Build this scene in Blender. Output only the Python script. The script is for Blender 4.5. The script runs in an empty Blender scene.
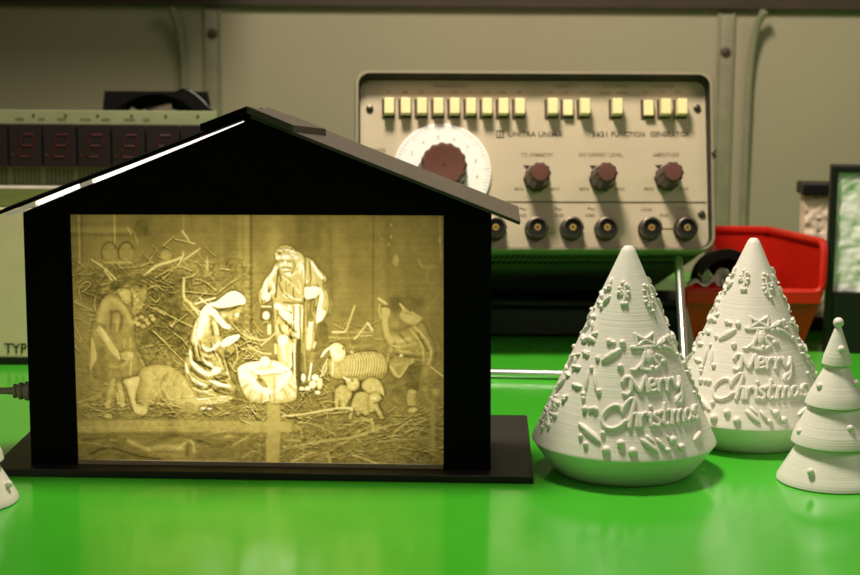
import bpy, bmesh, math, random
import numpy as np
from mathutils import Vector, Matrix, noise

# ------------------------------------------------------------------ camera
F_PX = 1770.0
PITCH = math.radians(9.23)
ROLL = math.radians(0.4)
CAM = Vector((0, 0, 0.19))
scene = bpy.context.scene
cam_data = bpy.data.cameras.new('camera')
cam = bpy.data.objects.new('camera', cam_data)
scene.collection.objects.link(cam)
cam_data.lens = 50.0
cam_data.sensor_fit = 'HORIZONTAL'
cam_data.sensor_width = 50.0 * 860 / F_PX
cam_data.clip_start = 0.01
cam_data.dof.use_dof = True
cam_data.dof.focus_distance = 0.745
cam_data.dof.aperture_fstop = 11.0
CM = Matrix.Translation(CAM) @ Matrix.Rotation(math.pi/2 - PITCH, 4, 'X') @ Matrix.Rotation(ROLL, 4, 'Z')
cam.matrix_world = CM
scene.camera = cam

# ------------------------------------------------------------------ world + light
world = bpy.data.worlds.new('world'); scene.world = world
world.use_nodes = True
bg = world.node_tree.nodes['Background']
bg.inputs[0].default_value = (1.0, 0.72, 0.50, 1)
bg.inputs[1].default_value = 0.035

def area_light(name, loc, target, size, power, color, size_y=None):
    d = bpy.data.lights.new(name, 'AREA')
    d.energy = power; d.color = color; d.size = size
    if size_y: d.shape = 'RECTANGLE'; d.size_y = size_y
    o = bpy.data.objects.new(name, d); scene.collection.objects.link(o)
    o.location = loc
    o.rotation_euler = (Vector(target) - Vector(loc)).to_track_quat('-Z', 'Y').to_euler()
    return o
sd = bpy.data.lights.new('desk_lamp_light', 'SPOT'); sd.energy = 21.0; sd.color = (1.0, 0.89, 0.72)
sd.shadow_soft_size = 0.065; sd.spot_size = math.radians(150); sd.spot_blend = 1.0
so_ = bpy.data.objects.new('desk_lamp_light', sd); scene.collection.objects.link(so_)
so_.location = (-0.04, 0.76, 0.62)
so_.rotation_euler = (Vector((0.26, 0.92, 0.0)) - so_.location).to_track_quat('-Z', 'Y').to_euler()
area_light('right_fill_light', (1.0, 0.1, 1.0), (0.40, 1.15, 0.05), 0.5, 3.3, (1.0, 0.86, 0.72))  # soft fill added to brighten the right part of the wall
area_light('left_fill_light', (-0.5, -0.3, 0.8), (-0.1, 0.9, 0.05), 0.5, 1.2, (1.0, 0.86, 0.72))  # weak fill added from front left to lift the instruments there

vs = scene.view_settings
vs.view_transform = 'Standard'; vs.look = 'None'; vs.gamma = 1.0; vs.exposure = 0.0
vs.use_curve_mapping = False

# ------------------------------------------------------------------ geometry of sight (used to measure the place)
C_R, C_U, C_F = CM.to_3x3() @ Vector((1,0,0)), CM.to_3x3() @ Vector((0,1,0)), CM.to_3x3() @ Vector((0,0,-1))
def ray(px, py):
    return C_F + C_R*((px-430.0)/F_PX) + C_U*((287.5-py)/F_PX)
def P(px, py, Y):
    d = ray(px, py); return CAM + d*((Y-CAM.y)/d.y)
def TAB(px, py, z=0.0):
    d = ray(px, py); return CAM + d*((z-CAM.z)/d.z)
def hit(px, py, o, n):
    d = ray(px, py); return CAM + d*((o-CAM).dot(n)/d.dot(n))

# ------------------------------------------------------------------ materials
def srgb(r, g, b):
    f = lambda c: (c/255/12.92) if c/255 <= 0.04045 else ((c/255+0.055)/1.055)**2.4
    return (f(r), f(g), f(b), 1.0)
def nd(nt, t, **kw):
    n = nt.nodes.new(t)
    for k, v in kw.items(): setattr(n, k, v)
    return n
def mat(name, col, rough=0.5, metal=0.0, var=0.06, vscale=60, bump=0.0, bscale=400, spec=0.5, coords='Object', stretch=(1,1,1), coat=0.0):
    m = bpy.data.materials.new(name); m.use_nodes = True
    nt = m.node_tree; b = nt.nodes['Principled BSDF']
    b.inputs['Roughness'].default_value = rough
    b.inputs['Metallic'].default_value = metal
    b.inputs['Specular IOR Level'].default_value = spec
    b.inputs['Coat Weight'].default_value = coat
    tc = nd(nt, 'ShaderNodeTexCoord'); mp = nd(nt, 'ShaderNodeMapping')
    mp.inputs['Scale'].default_value = stretch
    nt.links.new(tc.outputs[coords], mp.inputs[0])
    n = nd(nt, 'ShaderNodeTexNoise'); n.inputs['Scale'].default_value = vscale; n.inputs['Detail'].default_value = 5
    nt.links.new(mp.outputs[0], n.inputs['Vector'])
    r = nd(nt, 'ShaderNodeValToRGB')
    a = [max(0, c*(1-var*2.2)) for c in col[:3]]; c2 = [min(1, c*(1+var*2.2)) for c in col[:3]]
    r.color_ramp.elements[0].position = 0.3; r.color_ramp.elements[1].position = 0.7
    r.color_ramp.elements[0].color = (*a, 1); r.color_ramp.elements[1].color = (*c2, 1)
    nt.links.new(n.outputs['Fac'], r.inputs[0]); nt.links.new(r.outputs[0], b.inputs['Base Color'])
    if bump:
        n2 = nd(nt, 'ShaderNodeTexNoise'); n2.inputs['Scale'].default_value = bscale; n2.inputs['Detail'].default_value = 3
        nt.links.new(mp.outputs[0], n2.inputs['Vector'])
        bp = nd(nt, 'ShaderNodeBump'); bp.inputs['Strength'].default_value = bump; bp.inputs['Distance'].default_value = 0.0005
        nt.links.new(n2.outputs['Fac'], bp.inputs['Height']); nt.links.new(bp.outputs[0], b.inputs['Normal'])
    return m
def emis(name, col, s):
    m = bpy.data.materials.new(name); m.use_nodes = True
    b = m.node_tree.nodes['Principled BSDF']
    b.inputs['Base Color'].default_value = col
    b.inputs['Emission Color'].default_value = col
    b.inputs['Emission Strength'].default_value = s
    return m

# wall
M_wall = mat('painted_wall', srgb(162,152,128), 0.7, var=0.02, vscale=6, bump=0.15, bscale=150)
# green bench top: glossy lacquer with specks and scratches
def green_mat():
    m = mat('green_lacquer', srgb(66,176,42), 0.2, var=0.03, vscale=9, bump=0.0)
    nt = m.node_tree; b = nt.nodes['Principled BSDF']
    tc = nd(nt, 'ShaderNodeTexCoord')
    n = nd(nt, 'ShaderNodeTexNoise'); n.inputs['Scale'].default_value = 70; n.inputs['Detail'].default_value = 6
    nt.links.new(tc.outputs['Object'], n.inputs['Vector'])
    mr = nd(nt, 'ShaderNodeMapRange'); mr.inputs['From Min'].default_value = .3; mr.inputs['From Max'].default_value = .7
    mr.inputs['To Min'].default_value = 0.12; mr.inputs['To Max'].default_value = 0.20
    nt.links.new(n.outputs['Fac'], mr.inputs['Value']); nt.links.new(mr.outputs[0], b.inputs['Roughness'])
    v = nd(nt, 'ShaderNodeTexVoronoi'); v.inputs['Scale'].default_value = 38
    mp = nd(nt, 'ShaderNodeMapping'); mp.inputs['Scale'].default_value = (1, .6, 1)
    nt.links.new(tc.outputs['Object'], mp.inputs[0]); nt.links.new(mp.outputs[0], v.inputs['Vector'])
    lt = nd(nt, 'ShaderNodeMath', operation='LESS_THAN'); lt.inputs[1].default_value = 0.035
    nt.links.new(v.outputs['Distance'], lt.inputs[0])
    n3 = nd(nt, 'ShaderNodeTexNoise'); n3.inputs['Scale'].default_value = 22
    nt.links.new(tc.outputs['Object'], n3.inputs['Vector'])
    gt = nd(nt, 'ShaderNodeMath', operation='GREATER_THAN'); gt.inputs[1].default_value = 0.56
    nt.links.new(n3.outputs['Fac'], gt.inputs[0])
    mu = nd(nt, 'ShaderNodeMath', operation='MULTIPLY'); nt.links.new(lt.outputs[0], mu.inputs[0]); nt.links.new(gt.outputs[0], mu.inputs[1])
    mu2 = nd(nt, 'ShaderNodeMath', operation='MULTIPLY'); mu2.inputs[1].default_value = 0.35
    nt.links.new(mu.outputs[0], mu2.inputs[0])
    src = b.inputs['Base Color'].links[0].from_socket
    mx = nd(nt, 'ShaderNodeMix', data_type='RGBA'); mx.inputs[7].default_value = srgb(170,230,140)
    nt.links.new(mu2.outputs[0], mx.inputs[0]); nt.links.new(src, mx.inputs[6]); nt.links.new(mx.outputs[2], b.inputs['Base Color'])
    return m
M_green = green_mat()
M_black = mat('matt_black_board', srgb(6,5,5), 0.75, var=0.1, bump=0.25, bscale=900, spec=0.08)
M_roof = mat('lit_printed_roof', srgb(70,63,56), 0.42, var=0.12, vscale=300, bump=0.5, bscale=500, stretch=(0.15,3,3))  # light on the right-hand roof put into a greyer colour
M_plate = mat('black_base_plate', srgb(24,20,17), 0.5, var=0.1, bump=0.6, bscale=500, stretch=(.2,3,3))
M_sill = mat('grey_acrylic', srgb(150,140,112), 0.3)
M_case = mat('grey_enamel_case', srgb(166,156,132), 0.34, var=0.03, metal=0.3)
M_recess = mat('bezel_recess_shade', srgb(30,26,20), 0.6)  # shadow under the hood put into the recess colour
M_caseu = mat('bounce_tinted_underside', srgb(120,124,100), 0.5, var=0.03)
M_panel = mat('beige_front_panel', srgb(198,182,156), 0.45, var=0.02, vscale=30)
M_print = mat('grey_print', srgb(100,92,74), 0.6)
M_scale = mat('pale_scale_print', srgb(205,198,186), 0.5)
M_print2 = mat('faint_print', srgb(150,138,110), 0.6)
M_btn = mat('cream_button', srgb(246,232,176), 0.4, var=0.02)
M_slot = mat('dark_slot', srgb(70,52,40), 0.6)
M_knob = mat('brown_plastic', srgb(66,46,40), 0.4, var=0.05)
M_knobcap = mat('brown_cap', srgb(104,66,56), 0.33, var=0.04)
M_dial = mat('silver_white_dial', srgb(252,250,246), 0.32, var=0.01)
M_metal = mat('nickel', srgb(96,90,80), 0.42, metal=1.0, var=0.05)
M_chrome = mat('chrome', srgb(240,240,236), 0.32, metal=1.0, var=0.02)
M_brass = mat('brass', srgb(215,180,110), 0.3, metal=0.6)
M_dark = mat('black_plastic', srgb(14,13,12), 0.45)
M_fan = mat('dark_fan_plastic', srgb(12,11,10), 0.7, spec=.05)
M_blade = mat('grey_fan_blade', srgb(120,110,95), 0.35)
M_red = mat('red_plastic', srgb(196,30,12), 0.33, var=0.03)
M_pcb = mat('pale_green_board', srgb(150,158,116), 0.5, var=0.04)
M_pcb2 = mat('board_traces', srgb(108,112,74), 0.5)
M_seg = mat('display_body', srgb(44,36,38), 0.25, var=0.03)
M_digit = mat('unlit_red_segment', srgb(84,24,22), 0.4)
M_rim = mat('white_plastic_strip', srgb(210,200,190), 0.3)
M_box = mat('beige_instrument', srgb(232,214,172), 0.5, var=0.02)
M_boxtop = mat('olive_lid', srgb(96,108,50), 0.5)
M_text = mat('black_print', srgb(30,28,22), 0.6)
M_cable = mat('grey_cable', srgb(165,155,135), 0.5)
M_brk = mat('grey_bracket', srgb(140,136,112), 0.45)
M_foil = mat('crinkled_print', srgb(238,236,230), 0.35, var=0.06, vscale=120)
M_cream = mat('cream_print', srgb(236,216,190), 0.5, var=0.08, vscale=150, bump=0.6, bscale=250)
M_shelf = mat('dark_shelf_board', srgb(60,48,36), 0.6)
M_grey = mat('grey_bits', srgb(225,220,205), 0.5, var=0.2)

def white_print():
    m = mat('white_printed_plastic', srgb(234,230,220), 0.42, var=0.015, vscale=40)
    nt = m.node_tree; b = nt.nodes['Principled BSDF']
    tc = nd(nt, 'ShaderNodeTexCoord'); mp = nd(nt, 'ShaderNodeMapping')
    mp.inputs['Scale'].default_value = (10, 10, 1300)
    nt.links.new(tc.outputs['Object'], mp.inputs[0])
    n = nd(nt, 'ShaderNodeTexNoise'); n.inputs['Scale'].default_value = 1.0; n.inputs['Detail'].default_value = 3
    nt.links.new(mp.outputs[0], n.inputs['Vector'])
    bp = nd(nt, 'ShaderNodeBump'); bp.inputs['Strength'].default_value = 0.5; bp.inputs['Distance'].default_value = 0.0003
    nt.links.new(n.outputs['Fac'], bp.inputs['Height']); nt.links.new(bp.outputs[0], b.inputs['Normal'])
    
    return m
M_white = white_print()

# ------------------------------------------------------------------ object helpers
def tag(o, label=None, cat=None, group=None, kind=None):
    if label: o['label'] = label
    if cat: o['category'] = cat
    if group: o['group'] = group
    if kind: o['kind'] = kind
    return o
def empty(name, M, label, cat, group=None):
    o = bpy.data.objects.new(name, None); scene.collection.objects.link(o)
    o.empty_display_size = 0.01; o.matrix_world = M
    return tag(o, label, cat, group)
def link(name, bm, m, parent=None, smooth=False, loc=None):
    me = bpy.data.meshes.new(name)
    bmesh.ops.recalc_face_normals(bm, faces=bm.faces)
    bm.to_mesh(me); bm.free()
    for x in (m if isinstance(m, (list, tuple)) else [m]): me.materials.append(x)
    if smooth:
        for p in me.polygons: p.use_smooth = True
        try: me.set_sharp_from_angle(angle=math.radians(35))
        except Exception: pass
    o = bpy.data.objects.new(name, me); scene.collection.objects.link(o)
    if parent: o.parent = parent
    if loc is not None: o.location = loc
    return o
def structure(name, bm, m):
    return tag(link(name, bm, m), kind='structure')

def box(bm, a, b, bev=0.0, seg=2, mi=0):
    x0,y0,z0 = [min(a[i],b[i]) for i in range(3)]; x1,y1,z1 = [max(a[i],b[i]) for i in range(3)]
    t = bmesh.new()
    bmesh.ops.create_cube(t, size=1)
    for v in t.verts: v.co = Vector(((x0+x1)/2+v.co.x*(x1-x0), (y0+y1)/2+v.co.y*(y1-y0), (z0+z1)/2+v.co.z*(z1-z0)))
    if bev: bmesh.ops.bevel(t, geom=t.edges[:], offset=bev, segments=seg, profile=0.5, affect='EDGES')
    merge(bm, t, None, mi)
def merge(bm, t, M=None, mi=0):
    vm = {}
    for v in t.verts: vm[v] = bm.verts.new(M @ v.co if M else v.co)
    for f in t.faces:
        try:
            nf = bm.faces.new([vm[v] for v in f.verts]); nf.material_index = mi
        except ValueError: pass
    t.free()
def prism(bm, pts, d, mi=0):
    """pts: planar 3D polygon, extruded by vector d"""
    d = Vector(d)
    a = [bm.verts.new(Vector(p)) for p in pts]; b = [bm.verts.new(Vector(p)+d) for p in pts]
    n = len(a)
    bm.faces.new(a).material_index = mi; bm.faces.new(b[::-1]).material_index = mi
    for i in range(n):
        bm.faces.new([a[i], b[i], b[(i+1)%n], a[(i+1)%n]]).material_index = mi
def frame_of(d, up=Vector((0,0,1))):
    d = d.normalized()
    if abs(d.dot(up)) > 0.95: up = Vector((0,1,0))
    x = up.cross(d).normalized(); y = d.cross(x).normalized()
    return x, y
def tube(bm, pts, r, seg=10, caps=True, mi=0, closed=False):
    pts = [Vector(p) for p in pts]; n = len(pts)
    rs = r if isinstance(r, (list, tuple)) else [r]*n
    rings = []; px = None
    for i, p in enumerate(pts):
        if closed: d = pts[(i+1)%n]-pts[i-1]
        else: d = pts[min(i+1,n-1)]-pts[max(i-1,0)]
        if d.length < 1e-9: d = Vector((0,0,1))
        d.normalize()
        if px is None: x, y = frame_of(d)
        else:
            x = px - d*px.dot(d)
            if x.length < 1e-6: x, y = frame_of(d)
            x.normalize(); y = d.cross(x)
        px = x
        rings.append([bm.verts.new(p + (x*math.cos(a)+y*math.sin(a))*rs[i]) for a in [2*math.pi*k/seg for k in range(seg)]])
    for i in range(n if closed else n-1):
        A, B = rings[i], rings[(i+1)%n]
        for k in range(seg):
            f = bm.faces.new([A[k], A[(k+1)%seg], B[(k+1)%seg], B[k]]); f.material_index = mi
    if caps and not closed:
        bm.faces.new(rings[0][::-1]).material_index = mi; bm.faces.new(rings[-1]).material_index = mi
def lathe(bm, prof, seg=64, M=None, mi=0, rfun=None):
    """prof [(r,z)...] about z"""
    rings = []
    for j, (r, z) in enumerate(prof):
        if r < 1e-6:
            v = Vector((0,0,z)); rings.append([bm.verts.new(M @ v if M else v)])
        else:
            ring = []
            for k in range(seg):
                a = 2*math.pi*k/seg; rr = r*(rfun(a, z) if rfun else 1)
                v = Vector((rr*math.cos(a), rr*math.sin(a), z)); ring.append(bm.verts.new(M @ v if M else v))
            rings.append(ring)
    for A, B in zip(rings, rings[1:]):
        for k in range(seg):
            if len(A) == 1 and len(B) == 1: continue
            if len(A) == 1: f = [A[0], B[k], B[(k+1)%seg]]
            elif len(B) == 1: f = [A[k], A[(k+1)%seg], B[0]]
            else: f = [A[k], A[(k+1)%seg], B[(k+1)%seg], B[k]]
            bm.faces.new(f).material_index = mi
    if len(rings[0]) > 1: bm.faces.new(rings[0][::-1]).material_index = mi
    if len(rings[-1]) > 1: bm.faces.new(rings[-1]).material_index = mi
def ball(bm, c, r, seg=12, sc=(1,1,1), R=None, mi=0):
    t = bmesh.new(); bmesh.ops.create_uvsphere(t, u_segments=seg, v_segments=max(6,seg//2+2), radius=r)
    M = Matrix.Translation(Vector(c)) @ (R.to_4x4() if R else Matrix.Identity(4)) @ Matrix.Diagonal((*sc, 1))
    merge(bm, t, M, mi)
def text_bm(bm, s, x, z, h, y=-0.0002, width=None, thick=0.0001, mi=0, centre=True):
    """flat lettering in the local xz plane (front faces -y)"""
    cu = bpy.data.curves.new('t', 'FONT'); cu.body = s; cu.size = 1.0; cu.resolution_u = 3; cu.offset = 0.01
    o = bpy.data.objects.new('t', cu); scene.collection.objects.link(o)
    dg = bpy.context.evaluated_depsgraph_get(); dg.update()
    me = bpy.data.meshes.new_from_object(o.evaluated_get(dg))
    xs = [v.co.x for v in me.vertices]; ys = [v.co.y for v in me.vertices]
    if xs:
        w, hh = max(xs)-min(xs), max(ys)-min(ys)
        sy = h/max(hh, .3); sx = sy if not width else width/w
        cx = (max(xs)+min(xs))/2 if centre else min(xs)
        cy = (max(ys)+min(ys))/2
        vm = [bm.verts.new((x+(v.co.x-cx)*sx, y, z+(v.co.y-cy)*sy)) for v in me.vertices]
        for p in me.polygons:
            try: bm.faces.new([vm[i] for i in p.vertices]).material_index = mi
            except ValueError: pass
    bpy.data.objects.remove(o); bpy.data.curves.remove(cu); bpy.data.meshes.remove(me)
def catmull(pts, closed=False, sub=6):
    pts = [np.array(p, float) for p in pts]; n = len(pts); out = []
    rng = range(n) if closed else range(n-1)
    for i in rng:
        p0 = pts[i-1] if (closed or i > 0) else pts[0]
        p1 = pts[i]; p2 = pts[(i+1)%n]
        p3 = pts[(i+2)%n] if (closed or i+2 < n) else pts[-1]
        for k in range(sub):
            t = k/sub
            out.append(0.5*((2*p1)+(-p0+p2)*t+(2*p0-5*p1+4*p2-p3)*t*t+(-p0+3*p1-3*p2+p3)*t**3))
    if not closed: out.append(pts[-1])
    return [tuple(p) for p in out]

# ================================================================== STRUCTURE
WY = 1.25
b = bmesh.new(); box(b, (-1.6, WY, -0.78), (1.6, WY+0.05, 1.8)); structure('wall_back', b, M_wall)
b = bmesh.new(); box(b, (-1.6, -1.6, -0.80), (1.6, WY+.05, -0.78)); structure('floor', b, mat('grey_floor', srgb(110,104,96), 0.6))

bench = empty('workbench', Matrix.Translation((0, 0.8, 0)), 'bright green glossy workbench top carrying everything', 'table')
b = bmesh.new(); box(b, (-0.8, -0.62, -0.03), (0.8, WY-0.8, 0.0), 0.002); link('tabletop', b, M_green, bench)
for lx in (-.74,.74):
    for ly in (-.56,.40):
        b = bmesh.new(); box(b, (lx-.025,ly-.025,-.78),(lx+.025,ly+.025,-.03),.002); link('leg', b, M_brk, bench)

# ------------------------------------------------------------------ shelf and brackets
SH_Y = WY-0.006
zs = P(700, 9.5, SH_Y).z
b = bmesh.new(); box(b, (-1.2, 1.08, 0.29), (-0.115, WY, 0.308), 0.001); structure('wall_shade_board', b, M_shelf)  # unseen board added above the left side to shade the wall
b = bmesh.new(); box(b, (-1.2, SH_Y, zs), (1.2, WY, zs+0.016), 0.001); structure('trim_1', b, M_shelf)

def bracket(px, sg, off, screw_y, label):
    xc = P(px, 60, WY).x
    t = empty('shelf_bracket', Matrix.Translation((xc, WY, zs)), label, 'bracket', 'grey metal shelf brackets on the wall')
    b = bmesh.new(); w = 0.006
    box(b, (-w, -0.0015, -0.19), (w, 0, -.001), 0.0004)
    for e_ in (-1,1): tube(b, [(e_*(w-.001), -.0015, -.19), (e_*(w-.001), -.0015, -.002)], .0012, 8)
    link('wall_plate', b, M_brk, t, True)
    b = bmesh.new()
    pts = catmull([(sg*off,-.001,-.19),(sg*off,-.003,-.08),(sg*(off+.0005),-.004,-.04),(sg*(off+.003),-.008,-.014),(sg*(off+.007),-.014,-.001)], sub=5)
    tube(b, pts, .0028, 10)
    link('bracket_rib', b, M_brk, t, True)
    b = bmesh.new()
    zz = P(430, screw_y, WY).z - zs
    lathe(b, [(0.0036,0),(0.0034,.001),(.002,.0018),(0,.002)], 16, Matrix.Translation((0,-.0016,zz)) @ Matrix.Rotation(math.pi/2,4,'X'))
    link('screw', b, M_slot, t, True)
bracket(213, -1, .020, 35, 'left shelf bracket on the wall above the small fan')
bracket(725, 1, .0165, 50, 'right shelf bracket on the wall beside the beige instrument, with dark screw')

# ================================================================== NATIVITY HOUSE
HO = TAB(262, 474)
YAW = math.radians(1.6)
HM = Matrix.Translation(HO) @ Matrix.Rotation(-YAW, 4, 'Z')
HI = HM.inverted()
h_n = HM.to_3x3() @ Vector((0,-1,0))
def hl(px, py, y=0.0):
    o = HM @ Vector((0, y, 0)); q = HI @ hit(px, py, o, h_n); return Vector((q.x, y, q.z))
house = empty('nativity_house_lamp', HM, 'black gabled house lamp with glowing nativity scene panel', 'lamp')
PT = 0.003
# base plate
pl, pr = (HI @ TAB(-12, 478)), (HI @ TAB(533.5, 484))
yf = pr.y; yb = (HI @ TAB(517, 415, PT)).y
b = bmesh.new(); box(b, (pl.x, yf, 0), (pr.x, yb, PT), 0.0003, 1); link('base_plate', b, M_plate, house)
TH = 0.003; DEP = 0.047
zt = PT
A = hl(23, 212.5); Bp = hl(251, 119.5); Cc = hl(491.6, 213.6)
LB = hl(31.5, 470); RB = hl(490.5, 474)
LB.z = zt; RB.z = zt
p_tl, p_tr, p_bl, p_br = hl(69.5, 214.5), hl(443.5, 215.5), hl(78, 469), hl(443.5, 474)
p_bl.z = zt; p_br.z = zt
b = bmesh.new()
d = (0, TH, 0)
prism(b, [LB, p_bl, p_tl, Vector((A.x, 0, p_tl.z)), ], d)
prism(b, [p_br, RB, Vector((Cc.x, 0, p_tr.z)), p_tr], d)
prism(b, [Vector((A.x,0,p_tl.z)), p_tl, p_tr, Vector((Cc.x,0,p_tr.z)), Cc, Bp, A], d)
link('front_frame', b, M_black, house)
b = bmesh.new()
prism(b, [LB+Vector((0,TH,0)), LB+Vector((0,DEP,0)), A+Vector((0,DEP,0)), A+Vector((0,TH,0))], (0.0025,0,0))
link('side_wall', b, M_black, house)
b = bmesh.new()
prism(b, [RB+Vector((0,TH,0)), RB+Vector((0,DEP,0)), Cc+Vector((0,DEP,0)), Cc+Vector((0,TH,0))], (-0.0025,0,0))
link('side_wall', b, M_black, house)
b = bmesh.new()
prism(b, [LB+Vector((0,DEP-.0025,0)), RB+Vector((0,DEP-.0025,0)), Cc+Vector((0,DEP-.0025,0)), Bp+Vector((0,DEP-.0025,0)), A+Vector((0,DEP-.0025,0))], (0,.0025,0))
link('back_wall', b, M_black, house)
# ceiling board inside keeps the lamp compartment closed
b = bmesh.new(); box(b, (A.x+.003, TH, p_tl.z+.0012), (Cc.x-.003, DEP-.003, p_tl.z+.0026)); link('inner_ceiling', b, M_rim, house)
# roof slabs
OV = 0.004
def slab(line, th, name, y0=-OV, y1=DEP+.002, m=None):
    b = bmesh.new()
    (x0,z0),(x1,z1) = line
    n = Vector((-(z1-z0), x1-x0)).normalized()
    if n.y < 0: n = -n
    pts = [Vector((x0,y0,z0)), Vector((x1,y0,z1)), Vector((x1+n.x*th,y0,z1+n.y*th)), Vector((x0+n.x*th,y0,z0+n.y*th))]
    prism(b, pts, (0, y1-y0, 0))
    return link(name, b, m or M_roof, house)
pk = hl(250, 118, -OV); re = hl(519.5, 225, -OV)
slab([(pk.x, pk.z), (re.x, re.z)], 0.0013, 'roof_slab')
l1 = hl(249, 117.5, -OV); l0 = hl(36, 200.5, -OV)
dirl = (l0-l1).normalized(); le = l1 + dirl*(l1-re).length
slab([(l1.x, l1.z), (le.x, le.z)], 0.0013, 'roof_slab', y1=DEP-.006, m=M_black)  # left slab's shade put into a blacker material than the right
# ridge cap: two plates lying a little askew
yB = (HM @ Vector((0, .026, 0))).y; yF = (HM @ Vector((0, -OV-.002, 0))).y
cA, cB, cC_, cD = P(247,106,yF), P(290,114.5,yB), P(326,129,yB), P(293,125,yF)
cE, cG = P(200,124,yF), P(243,131,yB)
b = bmesh.new(); dn = HM.to_3x3().inverted() @ Vector((0,0,-.0028))
prism(b, [HI@cA, HI@cB, HI@cC_, HI@cD], dn); link('ridge_cap', b, M_roof, house)
b = bmesh.new(); prism(b, [HI@cA, HI@cB, HI@cG, HI@cE], dn*0.9); link('ridge_cap', b, M_black, house)  # left half of the cap: shade put in as black
# LED strip glowing in the gap under the left slab
M_led = emis('led_white', (1.0, 0.95, 0.82, 1), 1.6)
M_led2 = emis('led_dim', (0.55, 0.45, 0.33, 1), 0.45)
def strip(pxs, m, name):
    b = bmesh.new()
    q = [hl(x, y, 0.0006) for x, y in pxs]
    prism(b, q, (0, .006, 0)); link(name, b, m, house)
strip([(37,200.8),(76,185.2),(77,189.5),(38,205.8)], M_led, 'light_strip')
strip([(80,184),(92,179.5),(92.5,183.5),(81,188)], M_led2, 'light_strip_end')
strip([(93,179.3),(160,153.6),(243,121.4),(243,122.2),(162,156.2),(94,183.2)], M_led, 'light_strip')
strip([(5,213.5),(35,201.6),(35.6,206.3),(6,217.5)], M_led2, 'eave_lens')
# sill
b = bmesh.new()
s0, s1, s2, s3 = hl(78,460.2,0.0004), hl(443.5,465.2,0.0004), hl(443.5,469,.0004), hl(78,464,.0004)
prism(b, [s3, s2, s1, s0], (0,.0022,0)); link('sill', b, M_sill, house)
b = bmesh.new(); t0,t1 = Vector(s3), Vector(s2); t2,t3 = Vector((s2.x,.0004,PT)), Vector((s3.x,.0004,PT)); prism(b,[t0,t3,t2,t1],(0,.0026,0)); link('bottom_rail', b, M_black, house)

# ---- the picture panel: a backlit relief print
GW, GH = 600, 404
X0, X1, Y0, Y1 = 66.0, 446.0, 212.0, 472.0
tu = np.linspace(0, 1, GW); tv = np.linspace(0, 1, GH)
U, V = np.meshgrid(tu, tv)
cTL, cTR, cBL, cBR = (69.0, 214.0), (444.0, 215.0), (77.5, 460.0), (444.0, 465.0)
XX = (cTL[0]*(1-U)+cTR[0]*U)*(1-V) + (cBL[0]*(1-U)+cBR[0]*U)*V
YY = (cTL[1]*(1-U)+cTR[1]*U)*(1-V) + (cBL[1]*(1-U)+cBR[1]*U)*V
rs = np.random.RandomState(7); random.seed(7)
def vnoise(sx, sy, seed):
    r = np.random.RandomState(seed); nx, ny = int(380/sx)+3, int(260/sy)+3
    g = r.rand(ny, nx)*2-1
    fx = (XX-66)/sx; fy = (YY-212)/sy
    ix = fx.astype(int); iy = fy.astype(int); tx = fx-ix; ty = fy-iy
    tx = tx*tx*(3-2*tx); ty = ty*ty*(3-2*ty)
    return (g[iy,ix]*(1-tx)+g[iy,ix+1]*tx)*(1-ty)+(g[iy+1,ix]*(1-tx)+g[iy+1,ix+1]*tx)*ty
L = 0.37 + 0.035*vnoise(40,60,1) + 0.02*vnoise(9,30,2) + 0.02*vnoise(6,6,3) + 0.012*vnoise(60,1.3,4)
ROWS = YY[:,0]
def win(x0, x1, y0, y1):
    j0 = max(0, int((y0-214.0)/250.0*GH)-3-8); j1 = min(GH, int((y1-214.0)/250.0*GH)+4+4)
    i0 = max(0, int((x0-78.0)/375.0*GW)-4-4); i1 = min(GW, int((x1-69.0)/366.0*GW)+6)
    return slice(j0, j1), slice(i0, i1)
def dist_poly(pts, sj, si, closed=False):
    x = XX[sj, si]; y = YY[sj, si]; D = np.full(x.shape, 1e9); T = np.zeros(x.shape)
    n = len(pts); m = n if closed else n-1
    for i in range(m):
        ax, ay = pts[i]; bx, by = pts[(i+1)%n]
        dx, dy = bx-ax, by-ay; l2 = dx*dx+dy*dy+1e-9
        t = np.clip(((x-ax)*dx+(y-ay)*dy)/l2, 0, 1)
        d2 = np.hypot(x-ax-t*dx, y-ay-t*dy)
        k = d2 < D; D = np.where(k, d2, D); T = np.where(k, (i+t)/m, T)
    return D, T
def inside(pts, sj, si):
    x = XX[sj, si]; y = YY[sj, si]; c = np.zeros(x.shape, bool); n = len(pts)
    for i in range(n):
        ax, ay = pts[i]; bx, by = pts[(i+1)%n]
        if ay == by: continue
        k = ((ay > y) != (by > y)) & (x < (bx-ax)*(y-ay)/(by-ay)+ax); c ^= k
    return c
def bb(pts, m): 
    xs = [p[0] for p in pts]; ys = [p[1] for p in pts]; return win(min(xs)-m, max(xs)+m, min(ys)-m, max(ys)+m)
MASK = [None]
def line(pts, w, v, soft=0.7, smooth=True, taper=False, a=1.0):
    """opaque stroke of tone v"""
    if smooth and len(pts) > 2: pts = catmull(pts, sub=5)
    sj, si = bb(pts, w+3); D, T = dist_poly(pts, sj, si)
    ww = w/2*(np.sin(np.clip(T,0,1)*math.pi)**.5*.8+.2) if taper else w/2
    al = np.clip((ww+soft-D)/(2*soft), 0, 1)*a
    if MASK[0] is not None: al = al*MASK[0][sj, si]
    L[sj, si] = L[sj, si]*(1-al)+v*al
def add(pts, w, dv, smooth=True):
    """soft additive stroke"""
    if smooth and len(pts) > 2: pts = catmull(pts, sub=5)
    sj, si = bb(pts, w*2+1); D, T = dist_poly(pts, sj, si)
    al = np.exp(-(D/(w*0.6))**2)*dv
    if MASK[0] is not None: al = al*MASK[0][sj, si]
    L[sj, si] += al
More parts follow.
